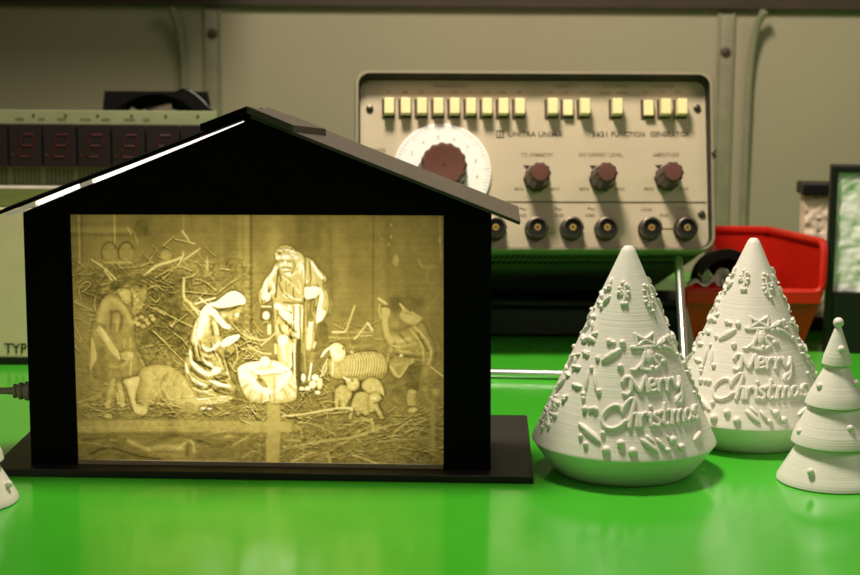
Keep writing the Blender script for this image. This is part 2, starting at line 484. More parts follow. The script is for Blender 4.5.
def shape(pts, v, soft=0.6, smooth=True, rim=0.0, rimw=2.5, a=1.0, outline=0.0):
    if smooth: pts = catmull(pts, True, 5)
    sj, si = bb(pts, 5); D, _ = dist_poly(pts, sj, si, True); c = inside(pts, sj, si)
    S = np.where(c, D, -D)
    if outline:
        L[sj, si] -= 0.32*outline*np.exp(-((S+1.0)/1.1)**2)
    al = np.clip((S+soft)/(2*soft), 0, 1)*a
    tone = v - rim*np.exp(-(np.maximum(S,0)/rimw)**2) + 0.04*vnoise(4,4,5)[sj, si]
    L[sj, si] = L[sj, si]*(1-al)+tone*al
    full = np.zeros(L.shape); full[sj, si] = np.clip((S+soft)/(2*soft), 0, 1)
    return full
def oval(cx, cy, rx, ry, v, **k):
    return shape([(cx+rx*math.cos(t), cy+ry*math.sin(t)) for t in [i*math.pi/5 for i in range(10)]], v, **k)

# background planks and light falling on them
add([(258,216),(252,300)], 30, .03); add([(276,214),(276,250)], 18, .07); add([(251.5,214),(251.5,330)], 2.2, -.10)
add([(247,214),(247,330)], 5, .07); add([(240,216),(240,290)], 4, .05); add([(374,214),(373,330)], 2, -.06)
add([(388,214),(388,300)], 6, -.03); add([(222,214),(221,300)], 3, .03); add([(300,214),(300,250)], 8, -.03)
add([(340,230),(345,300)], 14, .04); add([(330,214),(332,300)], 4, -.03); add([(318,214),(318,245)],6,-.03)
add([(77.8,214),(79,262)], 1.6, .14); add([(81,214),(82,262)], 1.6, -.06); line([(114,214),(114.5,243)], 1.6, .55)
add([(70,230),(140,230)], 4, .07); add([(70,234.5),(150,234.5)], 3, -.06); add([(70,224),(150,222)], 3, -.03)
oval(141,228,8,9,.27,soft=2); add([(127.7,228),(131,234)], 1.6, .18); add([(134,232),(138,243)],1.4,.12)
for cx in (109,126):
    oval(cx,252,7,8.5,.42,soft=1.2); add([(cx-7,258),(cx-8,250),(cx-4,243),(cx+3,242),(cx+7,248)], 1.6, -.13)
add([(104,262),(132,262)],1.5,.12); add([(100,270),(150,273)],1.5,.06)
# scattered brushwood (denser behind the figures)
def twigs(n, x0, x1, y0, y1, lo, hi, amp, ang=None, w=(0.7,1.4)):
    for _ in range(n):
        x = random.uniform(x0,x1); y = random.uniform(y0,y1); l = random.uniform(lo,hi)
        a = random.uniform(0, math.pi) if ang is None else random.gauss(ang[0], ang[1])
        bx, by = x+l*math.cos(a), y+l*math.sin(a)
        cx, cy = (x+bx)/2+random.uniform(-.12,.12)*l, (y+by)/2+random.uniform(-.12,.12)*l
        s = random.uniform(.4,1)*amp; w_=random.uniform(*w)
        add([(x,y+1.2),(cx,cy+1.2),(bx,by+1.2)], w_*1.1, -s*.75)
        add([(x,y),(cx,cy),(bx,by)], w_, s)
# dark under-storey
for q in [(95,290,14,14),(110,272,20,6),(165,285,30,14),(160,320,26,24),(232,345,8,10),(180,345,10,10)]:
    oval(*q, .25, soft=5, a=.75)
twigs(70, 72,140,258,320,8,22,.13); twigs(110, 140,215,245,350,8,26,.16); twigs(30, 215,262,300,352,8,20,.16)
twigs(40, 150,200,340,372,6,16,.16)
twigs(60, 228,262,325,372,5,14,.28); twigs(50, 300,334,366,410,4,12,.26); twigs(30,330,380,318,350,8,20,.14)
twigs(24, 372,442,318,345,8,24,.05)
for a in [ [(91,259),(106.5,269.7),(117.5,281)], [(104,270),(112,280)], [(144,275),(152,268),(160,263.7),(170,261),(181,257)],
           [(182.4,231),(187,237),(190,242),(194.6,243.5)], [(184,259),(200,248)], [(183.5,252),(182,258),(178,264)] ]:
    line(a, 2.4 if a[0][0]==144 else 1.5, .66, soft=.6); add(a, 3, .05)
for a in [ [(175,238.6),(194.6,243)], [(174,236),(163.5,245)], [(100,284),(116,281),(133,277)], [(149,262),(152,257)], [(221,268),(229,269)],
           [(155,277),(168,270),(180,266),(192,270)], [(182,277),(190,276),(195,274),(198,270)], [(163,278),(172,270)],
           [(196,278),(205,281),(217,290)], [(217,293),(228,284),(237,278)], [(183,290),(200,292),(216,293.5)],
           [(155,307),(165,312),(180,320),(193,326)], [(170,325),(178,320),(187,313)], [(170,322),(172,326),(176,318)], [(148,305),(158,310),(165,314)],
           [(153,330),(163,340),(175,352),(185,362)], [(174,332),(182,338),(188,345)], [(73,322),(79,335),(81,341)], [(65,331),(78,350)],
           [(80,298),(79,288),(86,281),(90,284),(82,291)], [(72,300),(80,304),(92,310)], [(95,296),(94,305),(96,312)],
           [(238,334),(250,340),(262,344)], [(232,322),(246,336),(256,338)], [(240,345),(256,338),(262,346)], [(243,330),(262,340)],
           [(148,288),(156,285),(163,289)],[(150,296),(156,301),(160,297)],[(153,330),(166,342)] ]:
    add([(x_,y_+1.5) for x_,y_ in a], 1.4, -.12); line(a, 1.2, .60, soft=.6, a=.85)
line([(184,278),(184,296),(190,302),(196,310),(200,315)], 3, .66); line([(183,300),(186,306),(196,316),(199,320)], 1.6, .5)
line([(195,303),(204,300),(215,297)], 2, .8); line([(200,297),(207,303)], 2, .75); line([(196,308),(202,312)],1.6,.8)
oval(207.4,264,1.4,9,.55,soft=1); oval(207.4,273,4,3,.5,soft=1.5); oval(166,254.5,5.6,5,.44,soft=1)
add([(183.6,214),(183.6,231)], 1.4, .08)
# top right crockery hints
for p in [(391.4,225,1,1.6),(391.4,236.5,1.1,1.8),(389.2,243.6,1.8,1.4),(382,238,.8,.8),(440,240,1.2,3.5)]: oval(*p,.5,soft=.8)
shape([(395,254),(398.5,256),(399,262),(396.5,265.5),(393,261)],.5,soft=1)
line([(419.4,260),(423,266),(435,265.4)],2.2,.47); line([(428,267),(427,280)],2,.43); add([(440,218),(441,243),(441,262)],2,.09); add([(427,308),(443,288)],1.4,.05)
add([(385,243),(446,243)],1.4,-.04); add([(405,270),(412,300)],20,-.04)

# ---- shepherd on the left, bending over his animal
body = shape([(108,294),(101.5,299),(96.7,312),(92,327),(91,345),(93,362),(97,378),(112,379),(128,376),(146,371),(142,358),(136,346),(134,330),(133,318),(124,303),(116,294)], .42, soft=1, rim=.07, outline=.2)
MASK[0] = body
add([(105,300),(99,318),(96,332)], 9, .13); add([(112,298),(124,306),(131,322)], 5, .12); add([(110,310),(111,318),(110,328)], 2.4, -.12); add([(112,311),(117,310),(121,314),(121,322),(119,330)],2.6,-.13)
add([(117,320),(117,329)],3,.08); add([(110,366),(120,366),(128,360)],2,.11); add([(131,357),(130,374)],2,.14); add([(138,352),(144,365),(148,370)],2,.1)
add([(122,352),(120,370)],5,-.06); add([(100,350),(103,375)],8,-.08); add([(97,331),(96,322),(104,326)],3,-.14); add([(140,356),(138,372)],5,-.03)
MASK[0] = None
line([(113,283),(122,280),(134,278),(147,276)], 5, .26, soft=2); oval(116,286,7,5,.24,soft=2)
shape([(117,289),(123,288),(129,290),(130,298),(126,303),(121,297)], .58, soft=1, rim=.06)
shape([(131,287),(137,286),(140,288),(146,284),(146,294),(143,304),(139,311),(133,312),(132,300)], .46, soft=1)
for p in [(134,295,1.4,1.2,.66),(137,299,1.4,1,.66),(134,303,1.6,1,.62),(144,289,1.5,1.2,.55),(140,306,2,2,.52),(137,291,1.6,.9,.28),(132,300,1,7,.26)]: oval(*p[:4],p[4],soft=.8)
for p in [(136,318),(141,316),(146,319),(151,315),(153,318),(138,323),(143,325),(148,322),(134,321)]: oval(p[0],p[1],2.6,2,.54,soft=.9,outline=.08)
line([(99,329),(105,337),(112,348),(120,356)], 6.5, .62, soft=1); line([(101,329),(107,339)],3,.72,soft=1)
oval(127,355,6,4.6,.52,soft=1,outline=.12); oval(130,354,3,3,.62,soft=1); add([(119,350),(121,359)],1.6,-.2); line([(124,339),(124,346)],2,.5); line([(130,338),(130,346)],2,.5)
shape([(90.5,336),(94,344),(96,356),(92,365),(89.5,368),(90,352)], .60, soft=.8)
line([(69,320),(73,330),(80,342)],1.2,.5)
# sheep between them
an = shape([(138,374),(146,366),(158,364),(172,366.5),(185,376),(195.6,390),(200,404),(196,412),(184,412),(174,409),(168,401),(156,398),(150,402),(147,412),(139,410),(137,390)], .54, soft=.8, rim=.07, outline=.1)
MASK[0] = an
for i in range(70): add([(x:=random.uniform(150,192), y:=random.uniform(366,402)), (x+random.uniform(-2,2), y+2.5)], 1.1, random.choice((-.07,.08)))
add([(168,372),(160,385),(166,398)], 2, -.12); add([(140,376),(140,405)], 6, -.09); add([(150,370),(149,390)],4,.06); add([(184,380),(196,404)],5,.07); add([(172,405),(190,410)],5,-.1)
MASK[0] = None
shape([(123,380),(130,377),(138,375.6),(139,380),(135.6,392),(136,403),(146,407),(146,413),(140,414.5),(134,411),(129,396),(127,388)], .68, soft=.7, rim=.08, outline=.12)
line([(113,380),(110,392),(107,406)], 5, .52, soft=1); oval(108,416,4,2.4,.58,soft=.8); line([(119,385),(121,395),(122,404)], 5, .58, soft=.8); line([(117,393),(118,403)],2,.6)
line([(147,400),(160,404),(172,403)],2,.6,a=.7); twigs(26,146,182,398,412,3,8,.22)
# ground under them
twigs(60, 78,200,398,418,6,20,.11,(0,.35)); line([(78,402),(90,398),(100,394)],2,.5); line([(78,405),(96,404)],1.6,.46)
# ---- kneeling woman
mb = shape([(200,314),(193,327),(190,340),(187.5,352),(184,365),(186,378),(191.5,387),(200,396),(210,398),(220,398),(233,394),(236,388),(231.5,379),(228,368),(225,356),(232,352),(236,342),(226,340),(222,330),(222,322),(212,310)], .50, soft=.7, rim=.06, outline=.18)
MASK[0] = mb
add([(204,314),(201,324),(199,334)], 7, .50); add([(208,318),(207,330)], 4, .2); add([(196,322),(193,340)],2.4,.2); add([(198,322),(195,336)],1.2,-.25)
add([(214,322),(218,332)],4,.22); add([(211,320),(213,333)],1.6,-.22); add([(219,322),(221,334)],2,-.2)
line([(201,345),(207,349),(213,348),(219,342)],3.4,.92); line([(195,336),(197,346),(200,354),(207,363),(213,367)],3.2,.86,taper=True)
oval(216,369.6,4.6,3.4,.98,soft=1); line([(204,361),(212,364)],2,.8)
line([(190,349),(192,361),(202,371),(212,373.5),(219,372)],4.4,.86,taper=True); line([(185.5,362),(190,377),(204,385),(208,388)],3.6,.84,taper=True)
line([(207,377),(220,384),(231,386)],4.4,.84,taper=True); line([(193,388),(204,391),(212,389)],2.4,.72); line([(224,360),(226,368),(229,377)],2.6,.78)
line([(203,353),(209,356),(216,354),(220,360),(222,368)],1.8,.64)
for q,w in [([(198,345),(202,361),(211,368)],2.4),([(191,368),(202,377),(216,378.5),(228,376)],3.2),([(208,352.5),(217,351),(222,358),(226,370)],2.2),([(188,374),(194,384),(204,389.5),(212,384)],2),
            ([(227,350),(229,360),(233,370)],6),([(216,390),(222,388),(230,391)],3),([(193,348),(196,360),(205,368)],1.6),([(200,340),(202,348),(206,352)],1.6)]:
    line(q, w, .26, soft=.9, a=.85)
MASK[0] = None
line([(236,344),(238,356),(233,366)],1.4,.6); line([(228,348),(231,352),(235,348)],1.2,.55)
shape([(221,310),(228,308),(237,306),(243,303),(242,309),(239,314),(238,318),(233,321),(231,325),(226,323),(222,318)], .52, soft=.7)
oval(237,314,2.2,2,.95,soft=.7); add([(220,309),(228,310),(236,307)],1.2,-.25); oval(224,314,2.4,1.2,.75,soft=.6); add([(226,317),(230,322)],2,-.2); oval(231,316,1.6,2.6,.62,soft=.7)
shape([(200,314),(203,307),(210,302),(216,300.5),(223,295.6),(229,291.3),(235.4,290.2),(242.7,294),(246,299.5),(244.5,303),(239,304),(230.5,305.8),(223,307.2),(216,306.5),(210,306)], 1.0, soft=.6, outline=.12)
add([(219,306.5),(230,308),(241,304.5)],1,-.22)
shape([(203,309),(210,306),(216,309),(220.8,315.5),(225.6,321.5),(231,325.5),(229.3,328.3),(223,326.5),(218.3,322),(213.5,316),(208.6,313.5),(201,316)], .98, soft=.6)
shape([(222,341),(226,337),(233,334.5),(239,333.6),(239.5,337),(234,341.5),(227,345),(222,346)], 1.0, soft=.7, outline=.15)
shape([(188,400),(200,397.5),(215,399),(226,395.5),(233,397),(226,402),(210,404),(196,403)], .62, soft=1)
add([(198,399),(214,397.5),(226,396)],1.4,.3); oval(203,408,3,1.2,.85,soft=.6); oval(209.5,408.4,2.4,1.2,.85,soft=.6); oval(190,407,5,5,.46,soft=1.5)
# ---- manger with the child
bk = shape([(238.3,366.5),(246,362.5),(256,360),(272.6,359),(281,361.7),(289.7,365.3),(293,372.6),(297,380),(297,391),(294,400),(272,403),(250,400),(242,388),(238,374)], .70, soft=.8, rim=.04, outline=.2)
MASK[0] = bk
add([(241,376),(243,367),(252,364)], 5, .28); add([(244,372),(256,388),(270,393)], 4, .16)
for i in range(13):
    a = math.pi*(0.02+0.96*i/12); add([(268+22*math.cos(a), 381+10*math.sin(a)), (268+29*math.cos(a), 386+15*math.sin(a))], 1.5, -.13 if i%2 else .12)
add([(246,399),(272,402),(294,398)],4,-.1)
MASK[0] = None
line([(248,373),(253,379),(262,386),(271,391)],4.6,.98,soft=.8); shape([(278.7,375),(285,371),(292,371),(289,379),(282,387),(276,391.5)], .98, soft=.8)
shape([(256,379),(262,378),(266,383),(268,387),(262,386)], .46, soft=.8); shape([(265,374),(277,374),(277,382),(274,390),(270,389),(267,383)], .70, soft=.8, outline=.1)
add([(274,376),(275,388)],1.4,-.12); line([(281,376),(288,374)],1,.7)
shape([(272,362),(280,361),(290,366),(288,369),(276,367)], .95, soft=1)
line([(252,367),(257,371),(263,372),(271,370.5),(281,370),(289,367)],3.8,1.0,soft=.7); line([(256,374),(262,375.4),(274,373.8),(284,373.4)],1,.55)
oval(265.3,361,5.2,5.4,.94,soft=1.1,outline=.15); oval(257.4,364,2.6,3.2,.95,soft=.6,outline=.2); add([(268,365),(271,362)],1,-.2); oval(286,371,1.5,1,.6,soft=.5)
# ---- standing man with lantern
oval(324,332,5,11,.30,soft=1.2)
ro = shape([(279,261),(272,271),(265,280),(262,287),(259,293),(260,302),(264,303),(272,298),(274,306),(273,318),(275,332),(279,344),(285,350),(300,352),(314,350),(315,336),(318,323),(323,319),(328,310),(328,294),(323,284),(327,279),(325,274),(319,268),(313,260),(306,257),(298,262)], .60, soft=.7, rim=.06, outline=.14)
MASK[0] = ro
line([(275,268),(267,280),(264,290)],7,.90,soft=1.6); line([(272,282),(275,290),(270,292)],3,.85,soft=1); add([(279,268),(277,284),(276,296)],1.6,-.35)
for q,w,v in [([(285,293),(292,298),(300,300)],3.4,.9),([(282,276),(292,283),(300,292)],2.2,.75),([(277,305),(284,309),(288,314)],6,.98),([(281,314),(288,318),(294,322)],4.6,.92),
              ([(290,306),(292,316)],4,.92),([(297.5,304),(297,322),(298,341)],4.6,.92),([(302.5,305),(303,330)],2.6,.76),([(302,262),(304,270),(306,281)],3,.92),
              ([(308,262),(308,274)],2.2,.7),([(312,262),(317,270),(323,277)],3.4,.92),([(312,266),(314,279)],2,.7),([(320,288),(322,296),(319.5,308),(318,320)],4,.88),([(324,311),(321.5,320)],4,.96),
              ([(311,319),(310,340)],4,.85),([(296,266),(300,262),(300,272)],2.4,.9),([(283,270),(290,275),(297,271)],1.6,.85),([(277,320),(280,334)],4,.7),([(292,328),(293,338)],3,.6)]:
    line(q, w, v, soft=.9)
oval(286.5,328.5,4.5,5,.74,soft=1.5)
for q,w in [([(279,282),(283,291),(292,299),(302,301)],1.6),([(284,301.5),(303.6,302.6)],2),([(279,314),(286.5,322),(296,331)],2.2),([(305.5,258),(305.5,285)],1.6),([(304.5,298),(304,350)],2.4),([(307.5,300),(308,350)],1.6),
            ([(313,300),(311,318)],6),([(310,262),(311,278),(309,284)],1.6),([(278,270),(281,276),(281,280)],2),([(279,324),(284,334),(296,337)],2.4),([(300,306),(301,345)],1.2),([(294,306),(294,330)],1.2),([(283,308),(292,312)],1),([(316,306),(315,330)],1.4)]:
    line(q, w, .27, soft=.8, a=.75)
MASK[0] = None
shape([(305,287),(309,286.5),(314,285.4),(320,288),(318.5,294),(314,297),(306,297.5)], .99, soft=.6, outline=.25)
add([(325,284),(329,300),(330,312)],1.2,.12); add([(328,288),(332,304)],1,.1)
# head
hd = oval(286,254,10.5,9,.58,soft=.7,outline=.14); shape([(294,252),(300,252),(304,257),(304,264),(299,262),(295,268)],.68,soft=.8)
for i in range(60):
    a = random.uniform(math.pi*.9, math.pi*2.25); r = random.uniform(5.5,9.5)
    x, y = 286+r*1.08*math.cos(a), 255+r*.92*math.sin(a); add([(x-1,y),(x+.3,y+.8),(x+1.2,y)], 1, random.choice((.20,.12,-.13)))
shape([(281,255),(287,253),(295,256),(297,264),(294,272),(289,274),(284,270),(281,263)], .66, soft=.8)
oval(286,256.5,4,2.2,.95,soft=1); oval(285.4,262.5,1.3,3,.98,soft=.8); oval(281.6,264,1.8,1.8,.86,soft=.9); oval(290,264,2,1.8,.82,soft=.9); oval(286.5,269,3.6,1.6,.9,soft=.9); oval(288.5,273,2.4,1.8,.95,soft=.9); oval(278.5,257,2.6,2.4,.85,soft=.8); oval(296.5,257,2.4,2,.84,soft=.8); oval(301,262,2,2,.8,soft=.8)
for q in [[(280,260),(284,260)],[(287,260),(292,260.5)],[(294,260),(295,266),(292,272)],[(283,267),(288,266.8),(291,268)],[(284,271),(289,270.6)]]: line(q,1.6,.34,soft=.8,a=.7)
MASK[0]=ro
rr_=random.Random(11)
for k in range(34):
    x=rr_.uniform(263,326); y=rr_.uniform(272,330); l_=rr_.uniform(7,20); q=[(x,y),(x+rr_.uniform(-2,2),y+l_*.5),(x+rr_.uniform(-3,3),y+l_)]
    add(q, rr_.uniform(.8,1.5), rr_.choice((-.22,-.16,.14)))
MASK[0]=mb
for k in range(30):
    t=k/30; x=188+rr_.uniform(0,30); y=rr_.uniform(325,388); q=[(x,y),(x+5,y+5),(x+13,y+7)] if y>350 else [(x,y),(x+1,y+6),(x+4,y+12)]
    add(q, rr_.uniform(.8,1.4), rr_.choice((-.24,-.16,.14)))
MASK[0]=bk
for k in range(26):
    x=rr_.uniform(242,294); y=rr_.uniform(362,398); add([(x,y),(x+rr_.uniform(-3,3),y+4)],1.2,rr_.choice((-.14,.1)))
MASK[0]=None
# hand, lantern
oval(266.4,295.8,4.4,4.6,.92,soft=1.2,outline=.15); line([(261,291),(259.8,298)],1.4,.55)
line([(260.6,318),(259.5,306),(262,301),(266,299)],1,.4); shape([(261,304),(272,304),(273,310),(272,319),(269,324),(264,324),(260.5,318),(260.5,310)], .30, soft=.9); line([(262,305.6),(271,305.6)],2,.72,soft=.5)
line([(262.5,308),(271,308)],1.2,.3); oval(266.4,314.5,3.6,4.2,.93,soft=1.1); line([(262,320.4),(271,320.4)],1.4,.4); line([(263,322.4),(266.4,321),(270,322.6)],1,.6)
line([(269.5,325),(269.5,332)],4,.74); line([(274,318),(274,342)],2,.34,a=.7)
# leg and stones behind the manger
lg = shape([(279,336),(283,333.5),(288,335),(289.5,342),(291,352),(292,366),(280,363),(278,350)], .66, soft=.8, outline=.12)
oval(283.2,339.5,4.8,5.2,.90,soft=1.4); MASK[0]=lg; add([(283,346),(286,360)],2,.2); add([(280,348),(279,362)],2,-.1); MASK[0]=None
line([(276,344),(276,352)],3,.7); line([(291,343),(291,366)],1.6,.85); line([(294.6,343),(295,379)],2,.8); line([(299,340),(299.5,383)],5,.24,soft=1); line([(304,340),(305,376)],3,.4)
oval(310,362,8,16,.36,soft=2); line([(309.5,328),(309,347)],4.4,.74,soft=1); line([(304,342),(306,372)],1.4,.5); line([(313,352),(312,362)],4,.44)
line([(316,341),(314.5,346)],1.6,.8); line([(311.6,363),(310.5,372),(309,379)],2,.92); oval(303.7,377,2.4,4.2,.86,soft=.7,outline=.15); oval(315.5,377,3.6,3.4,.92,soft=.7,outline=.15)
for p in [(313,384,4,4,.8),(320,383,3,6,.75),(308,388,3,2.4,.85),(302,388,2.6,2,.8),(318,392,3,2.2,.8)]: oval(*p[:4],p[4],soft=.8,outline=.15)
line([(322,374),(324,366),(328,358)],1.4,.8); line([(250,346),(262,352),(271,353)],2,.66); line([(242,348),(256,346)],1.6,.6)
line([(262,344),(276,332)],1.6,.7); line([(244,333),(258,339),(270,338)],1.8,.66)
# ---- sheep
line([(333,331),(345,330.5),(349,322),(355,305)],2,.62); line([(355,338),(361,331),(368,322)],2,.62); line([(368,322),(373,329)],2,.78); add([(333,331),(372,331)],2,.12)
add([(330,336),(350,337),(372,334)],2,.12); line([(350,346),(372,344)],3,.44)
sh = shape([(345,355),(359,351.5),(375,351),(385,356),(388,367),(382,377),(361,379),(348,378),(332,376),(329,366),(330,358)], .58, soft=.8, rim=.07, outline=.25)
MASK[0] = sh
for i in range(16):
    x = 346+i*2.7; f = 1-abs(i-4)/16
    j_=random.uniform(-1,1); add([(x+j_,351),(x+3.4,362),(x+1,376)], 1.0, .15*f); add([(x+1.3+j_,352),(x+4.6,363),(x+2.4,376)], 1.0, -.10)
add([(350,376),(386,374)],4,-.12); add([(333,360),(333,374)],1.4,.25); add([(340,364),(342,374)],2,-.08)
MASK[0] = None
line([(327,362),(326,370),(321,376)],1.6,.7); oval(352,351,2.4,1.6,.62,soft=.6)
shape([(330,347),(335.6,341.7),(343.5,344.6),(346,352),(344,358),(339,361),(332.5,359)], .76, soft=.7, rim=.05, outline=.12); oval(343.6,347.6,1,1.2,.3,soft=.5)
line([(321.5,356.6),(326,350),(332,345.6)],3,.88,taper=True); add([(334,350),(336,356)],3,.1)
# lambs
def lamb(pts, v): 
    m = shape(pts, v-.03, soft=.8, rim=.10, rimw=1.6, outline=.36); MASK[0] = m
    xs=[p[0] for p in pts]; ys=[p[1] for p in pts]
    for i in range(26): add([(x:=random.uniform(min(xs),max(xs)), y:=random.uniform(min(ys),max(ys))),(x+1.4,y+.8)],1,random.choice((.08,-.07)))
    MASK[0] = None
lamb([(335.6,390),(341,384.5),(348,385),(352,388),(352,396),(349,400),(345,407),(341,407),(340,400),(338,407.5),(335.4,407),(335,398)], .62)
lamb([(348,386),(346,380),(344.6,377),(351.3,377.4),(357,377.6),(360,383),(358,388),(352,390)], .70); line([(344,376.6),(349,380)],2,.82); oval(352.6,380,.9,.9,.3,soft=.4)
lamb([(356,393),(366,391),(372,394),(371,401),(373,410),(366,415),(361,412),(358,415),(354,408),(352,418),(349,418),(352,403)], .60)
lamb([(362,383),(368.5,377.7),(378,378.5),(382.6,384.8),(384.5,392),(380,394),(371.6,393),(363.8,389)], .66); line([(382,388),(383.6,394)],2,.7)
lamb([(370,395),(378,392.6),(382,398),(378,402),(380,408),(384,417.6),(380,417.6),(376,411),(370,411)], .64); oval(375,398,2,1.6,.8,soft=.6); line([(374,403),(378,402)],1,.32)
line([(337,408),(350,408),(352,410)],2,.6)
# ---- young shepherd on the right
oval(396,303,8,8,.26,soft=3,a=.8); oval(412,301,14,6,.29,soft=4,a=.7)
yb_ = shape([(388,327),(396,331),(404,329),(412,325),(423,322),(428,332),(434,345),(435,356),(430,367),(424,366),(420,360.5),(414,361.5),(406,370),(400,377),(393,374),(390,368),(389,361),(396,354),(391,347),(386,340),(384,332)], .45, soft=.8, rim=.06, outline=.2)
MASK[0] = yb_
for q,w,v in [([(388,334),(398,340),(410,338)],4,.14),([(390,343),(402,346),(416,342)],2,.08),([(386,336),(392,344),(400,346)],1.4,.08),([(415,326),(426,338),(432,352),(428,364)],2.2,.14),([(411,328),(422,344),(424,360)],1.8,.1),
              ([(391,366),(396,373),(400,376),(406,368),(413,361)],2.4,.16),([(397,364),(404,362),(414,358)],2,.06),([(400,350),(412,352)],2,.08)]: add(q,w,v*1.35)
for q,w in [([(393.6,352),(406,355),(420,356)],2.2),([(418,332),(428,350)],2),([(400,333),(408,342)],2)]: add(q,w,-.16)
MASK[0] = None
line([(386,309),(385.4,322),(387.8,334),(392,340)],8,.30,soft=1.2,a=.6); line([(386,309),(385.4,322),(387.8,334),(392,340)],6,.58,soft=1.2); shape([(382,308),(386,306),(390.5,309),(389.5,315),(386,319),(382.6,315)],.60,soft=.8); line([(379,297.6),(386.5,302.6)],2.6,.68); line([(380,304),(379.6,310),(381.4,317)],2,.56); add([(383,305),(388,306)],1.4,-.14)
shape([(400.5,303.5),(405,306.3),(413,312.6),(422,317),(418,322.4),(411,323.6),(402.4,318.7),(400,314),(402.4,309)], .60, soft=.8, rim=.05); line([(400.5,303),(404,307)],2,.66); line([(412,311),(422,317)],1.6,.6); add([(404,311),(409,313)],1,-.15)
oval(395,323,4.5,3.5,.46,soft=1); oval(401.5,354.6,1.8,1.4,.8,soft=.7); oval(391,349,2.6,2.6,.5,soft=1); line([(388,360),(388.6,354)],3,.5)
shape([(407,368),(414,362),(421,362),(420,375),(418,391),(408,391),(406,380)], .28, soft=1); shape([(408.4,390),(416.2,390),(415,398),(415,405),(408,405)], .54, soft=.8); line([(407.5,406),(417,406)],1.8,.3); oval(413,409.6,4.6,2.6,.60,soft=.7)
line([(431,366),(443.6,375.6)],1.8,.66); shape([(423,366),(431,366),(430,381),(424,380)],.42,soft=1)
add([(424,388),(430,400),(438,392)],5,.07); add([(395,398),(378+20,400)],5,.08); oval(436,391,4,3.6,.5,soft=1.5)
# ---- ground: step, stones, straw
MASK[0] = None
mstep = shape([(74,421),(160,419.5),(252,421),(291,423),(291,431),(250,432.5),(160,432),(74,433)], .485, soft=1.6, smooth=False)
add([(170,414),(172,432)],9,-.09); add([(180,418),(184,431)],3,.05); add([(74,427),(130,428),(200,426)],2,.03)
line([(76,435),(130,434),(200,434),(262,436)],2.4,.33,soft=1.5,a=.6)
for q,w,dv in [([(128,441),(138,446),(148,450)],4,.18),([(150,449),(165,447),(182,449)],5,.16),([(178,449),(191,441),(194,452)],3,.16),([(78,443),(95,444),(110,448)],1.6,.1),([(110,440),(122,438)],3,.08),([(82,440),(110,438),(126,440)],2,-.08),
              ([(90,454),(108,448),(124,452),(140,457),(160,460)],2,-.13),([(200,441),(216,446),(232,443)],4,-.08),([(204,435),(216,433),(226,431)],1.4,.12),([(226,437),(232,436)],3,.13),([(233,446),(246,438),(258,430)],1.8,.12),([(243,458),(252,452),(258,452)],1.6,.14),([(187,455),(188,442)],3,-.1),([(200,454),(232,455)],4,-.04),([(100,460),(150,462),(230,461)],2,.05),([(160,439),(180,436),(200,442)],3,-.08),([(150,455),(184,456)],3,.06)]: add(q,w,dv)
twigs(120, 282,440,412,462,12,34,.13,(-.28,.28),(.8,1.7)); twigs(60, 290,440,412,462,6,16,.10,(.5,.5)); twigs(40, 80,262,436,462,8,26,.06,(0,.3)); twigs(50,200,262,398,418,4,14,.18)
twigs(40, 240,300,400,420,5,14,.2)
for q,w,v in [([(283,416),(299,414.6),(318,411.6),(338,408),(352,408)],2.2,.74),([(284,447),(299,446),(313,443),(350,438),(368,433),(391,424.4)],2.4,.56),([(292,463),(301,458),(313,453)],2.6,.58),([(329,456),(330.6,463)],3,.55),
              ([(296,426),(301,430),(303,438)],1.8,.54),([(298,422),(313,424),(328,430),(336,435)],1.8,.52),([(285,440),(300,441)],2,.52),([(353.7,456),(366,460),(378,464.5)],2.2,.62),([(378,442.6),(399,440),(428,438.4)],2.2,.5),
              ([(392.6,436),(396,431),(401,427),(411,419.5)],2.4,.56),([(404,434),(414,426),(424,421)],1.6,.5),([(372,418),(372.6,423),(373.4,430)],2.2,.58),([(350,426),(358,421),(371,419)],1.6,.56),([(322,403),(326,410),(328,418)],1.4,.55),
              ([(335,446),(350,440),(362,430),(378,425)],1.6,.5),([(310,452),(330,457),(352,452)],1.6,.46),([(352,448),(366,452),(396,444)],1.4,.46)]: line(q,w,v,a=.85)
# grit of straw and litter
zone = np.clip((262-XX)/14,0,1)*np.clip((YY-250)/14,0,1)*np.clip((418-YY)/4,0,1)*np.clip((XX-70)/30,.4,1) + np.clip((YY-396)/10,0,1)*np.clip((XX-230)/30,.35,1) + np.clip((XX-300)/14,0,1)*np.clip((YY-330)/16,0,1)*np.clip((400-YY)/6,0,1)*.6
fine = .055*vnoise(2.2,1.7,21)+.05*vnoise(4.5,2.6,22)+.035*vnoise(1.3,1.3,23)
L += np.clip(zone,0,1)*(1-.75*np.clip(body+an,0,1))*fine*np.where(L>.6,.5,1)
L += .016*vnoise(1.5,1.5,24)+.02*vnoise(14,3.0,25)*np.clip((YY-410)/10,0,1)
# column and beam in front of the manger
shape([(268,404),(280,404),(281,421),(291,422),(291,431),(281,432.5),(279,463.5),(266,463.5),(267,432),(250,431),(250,422),(267,421)], .52, soft=1.3, smooth=False, a=.92)
shape([(430,401),(435.6,401),(435,455),(431,455)], .46, soft=1.8, smooth=False, a=.85)
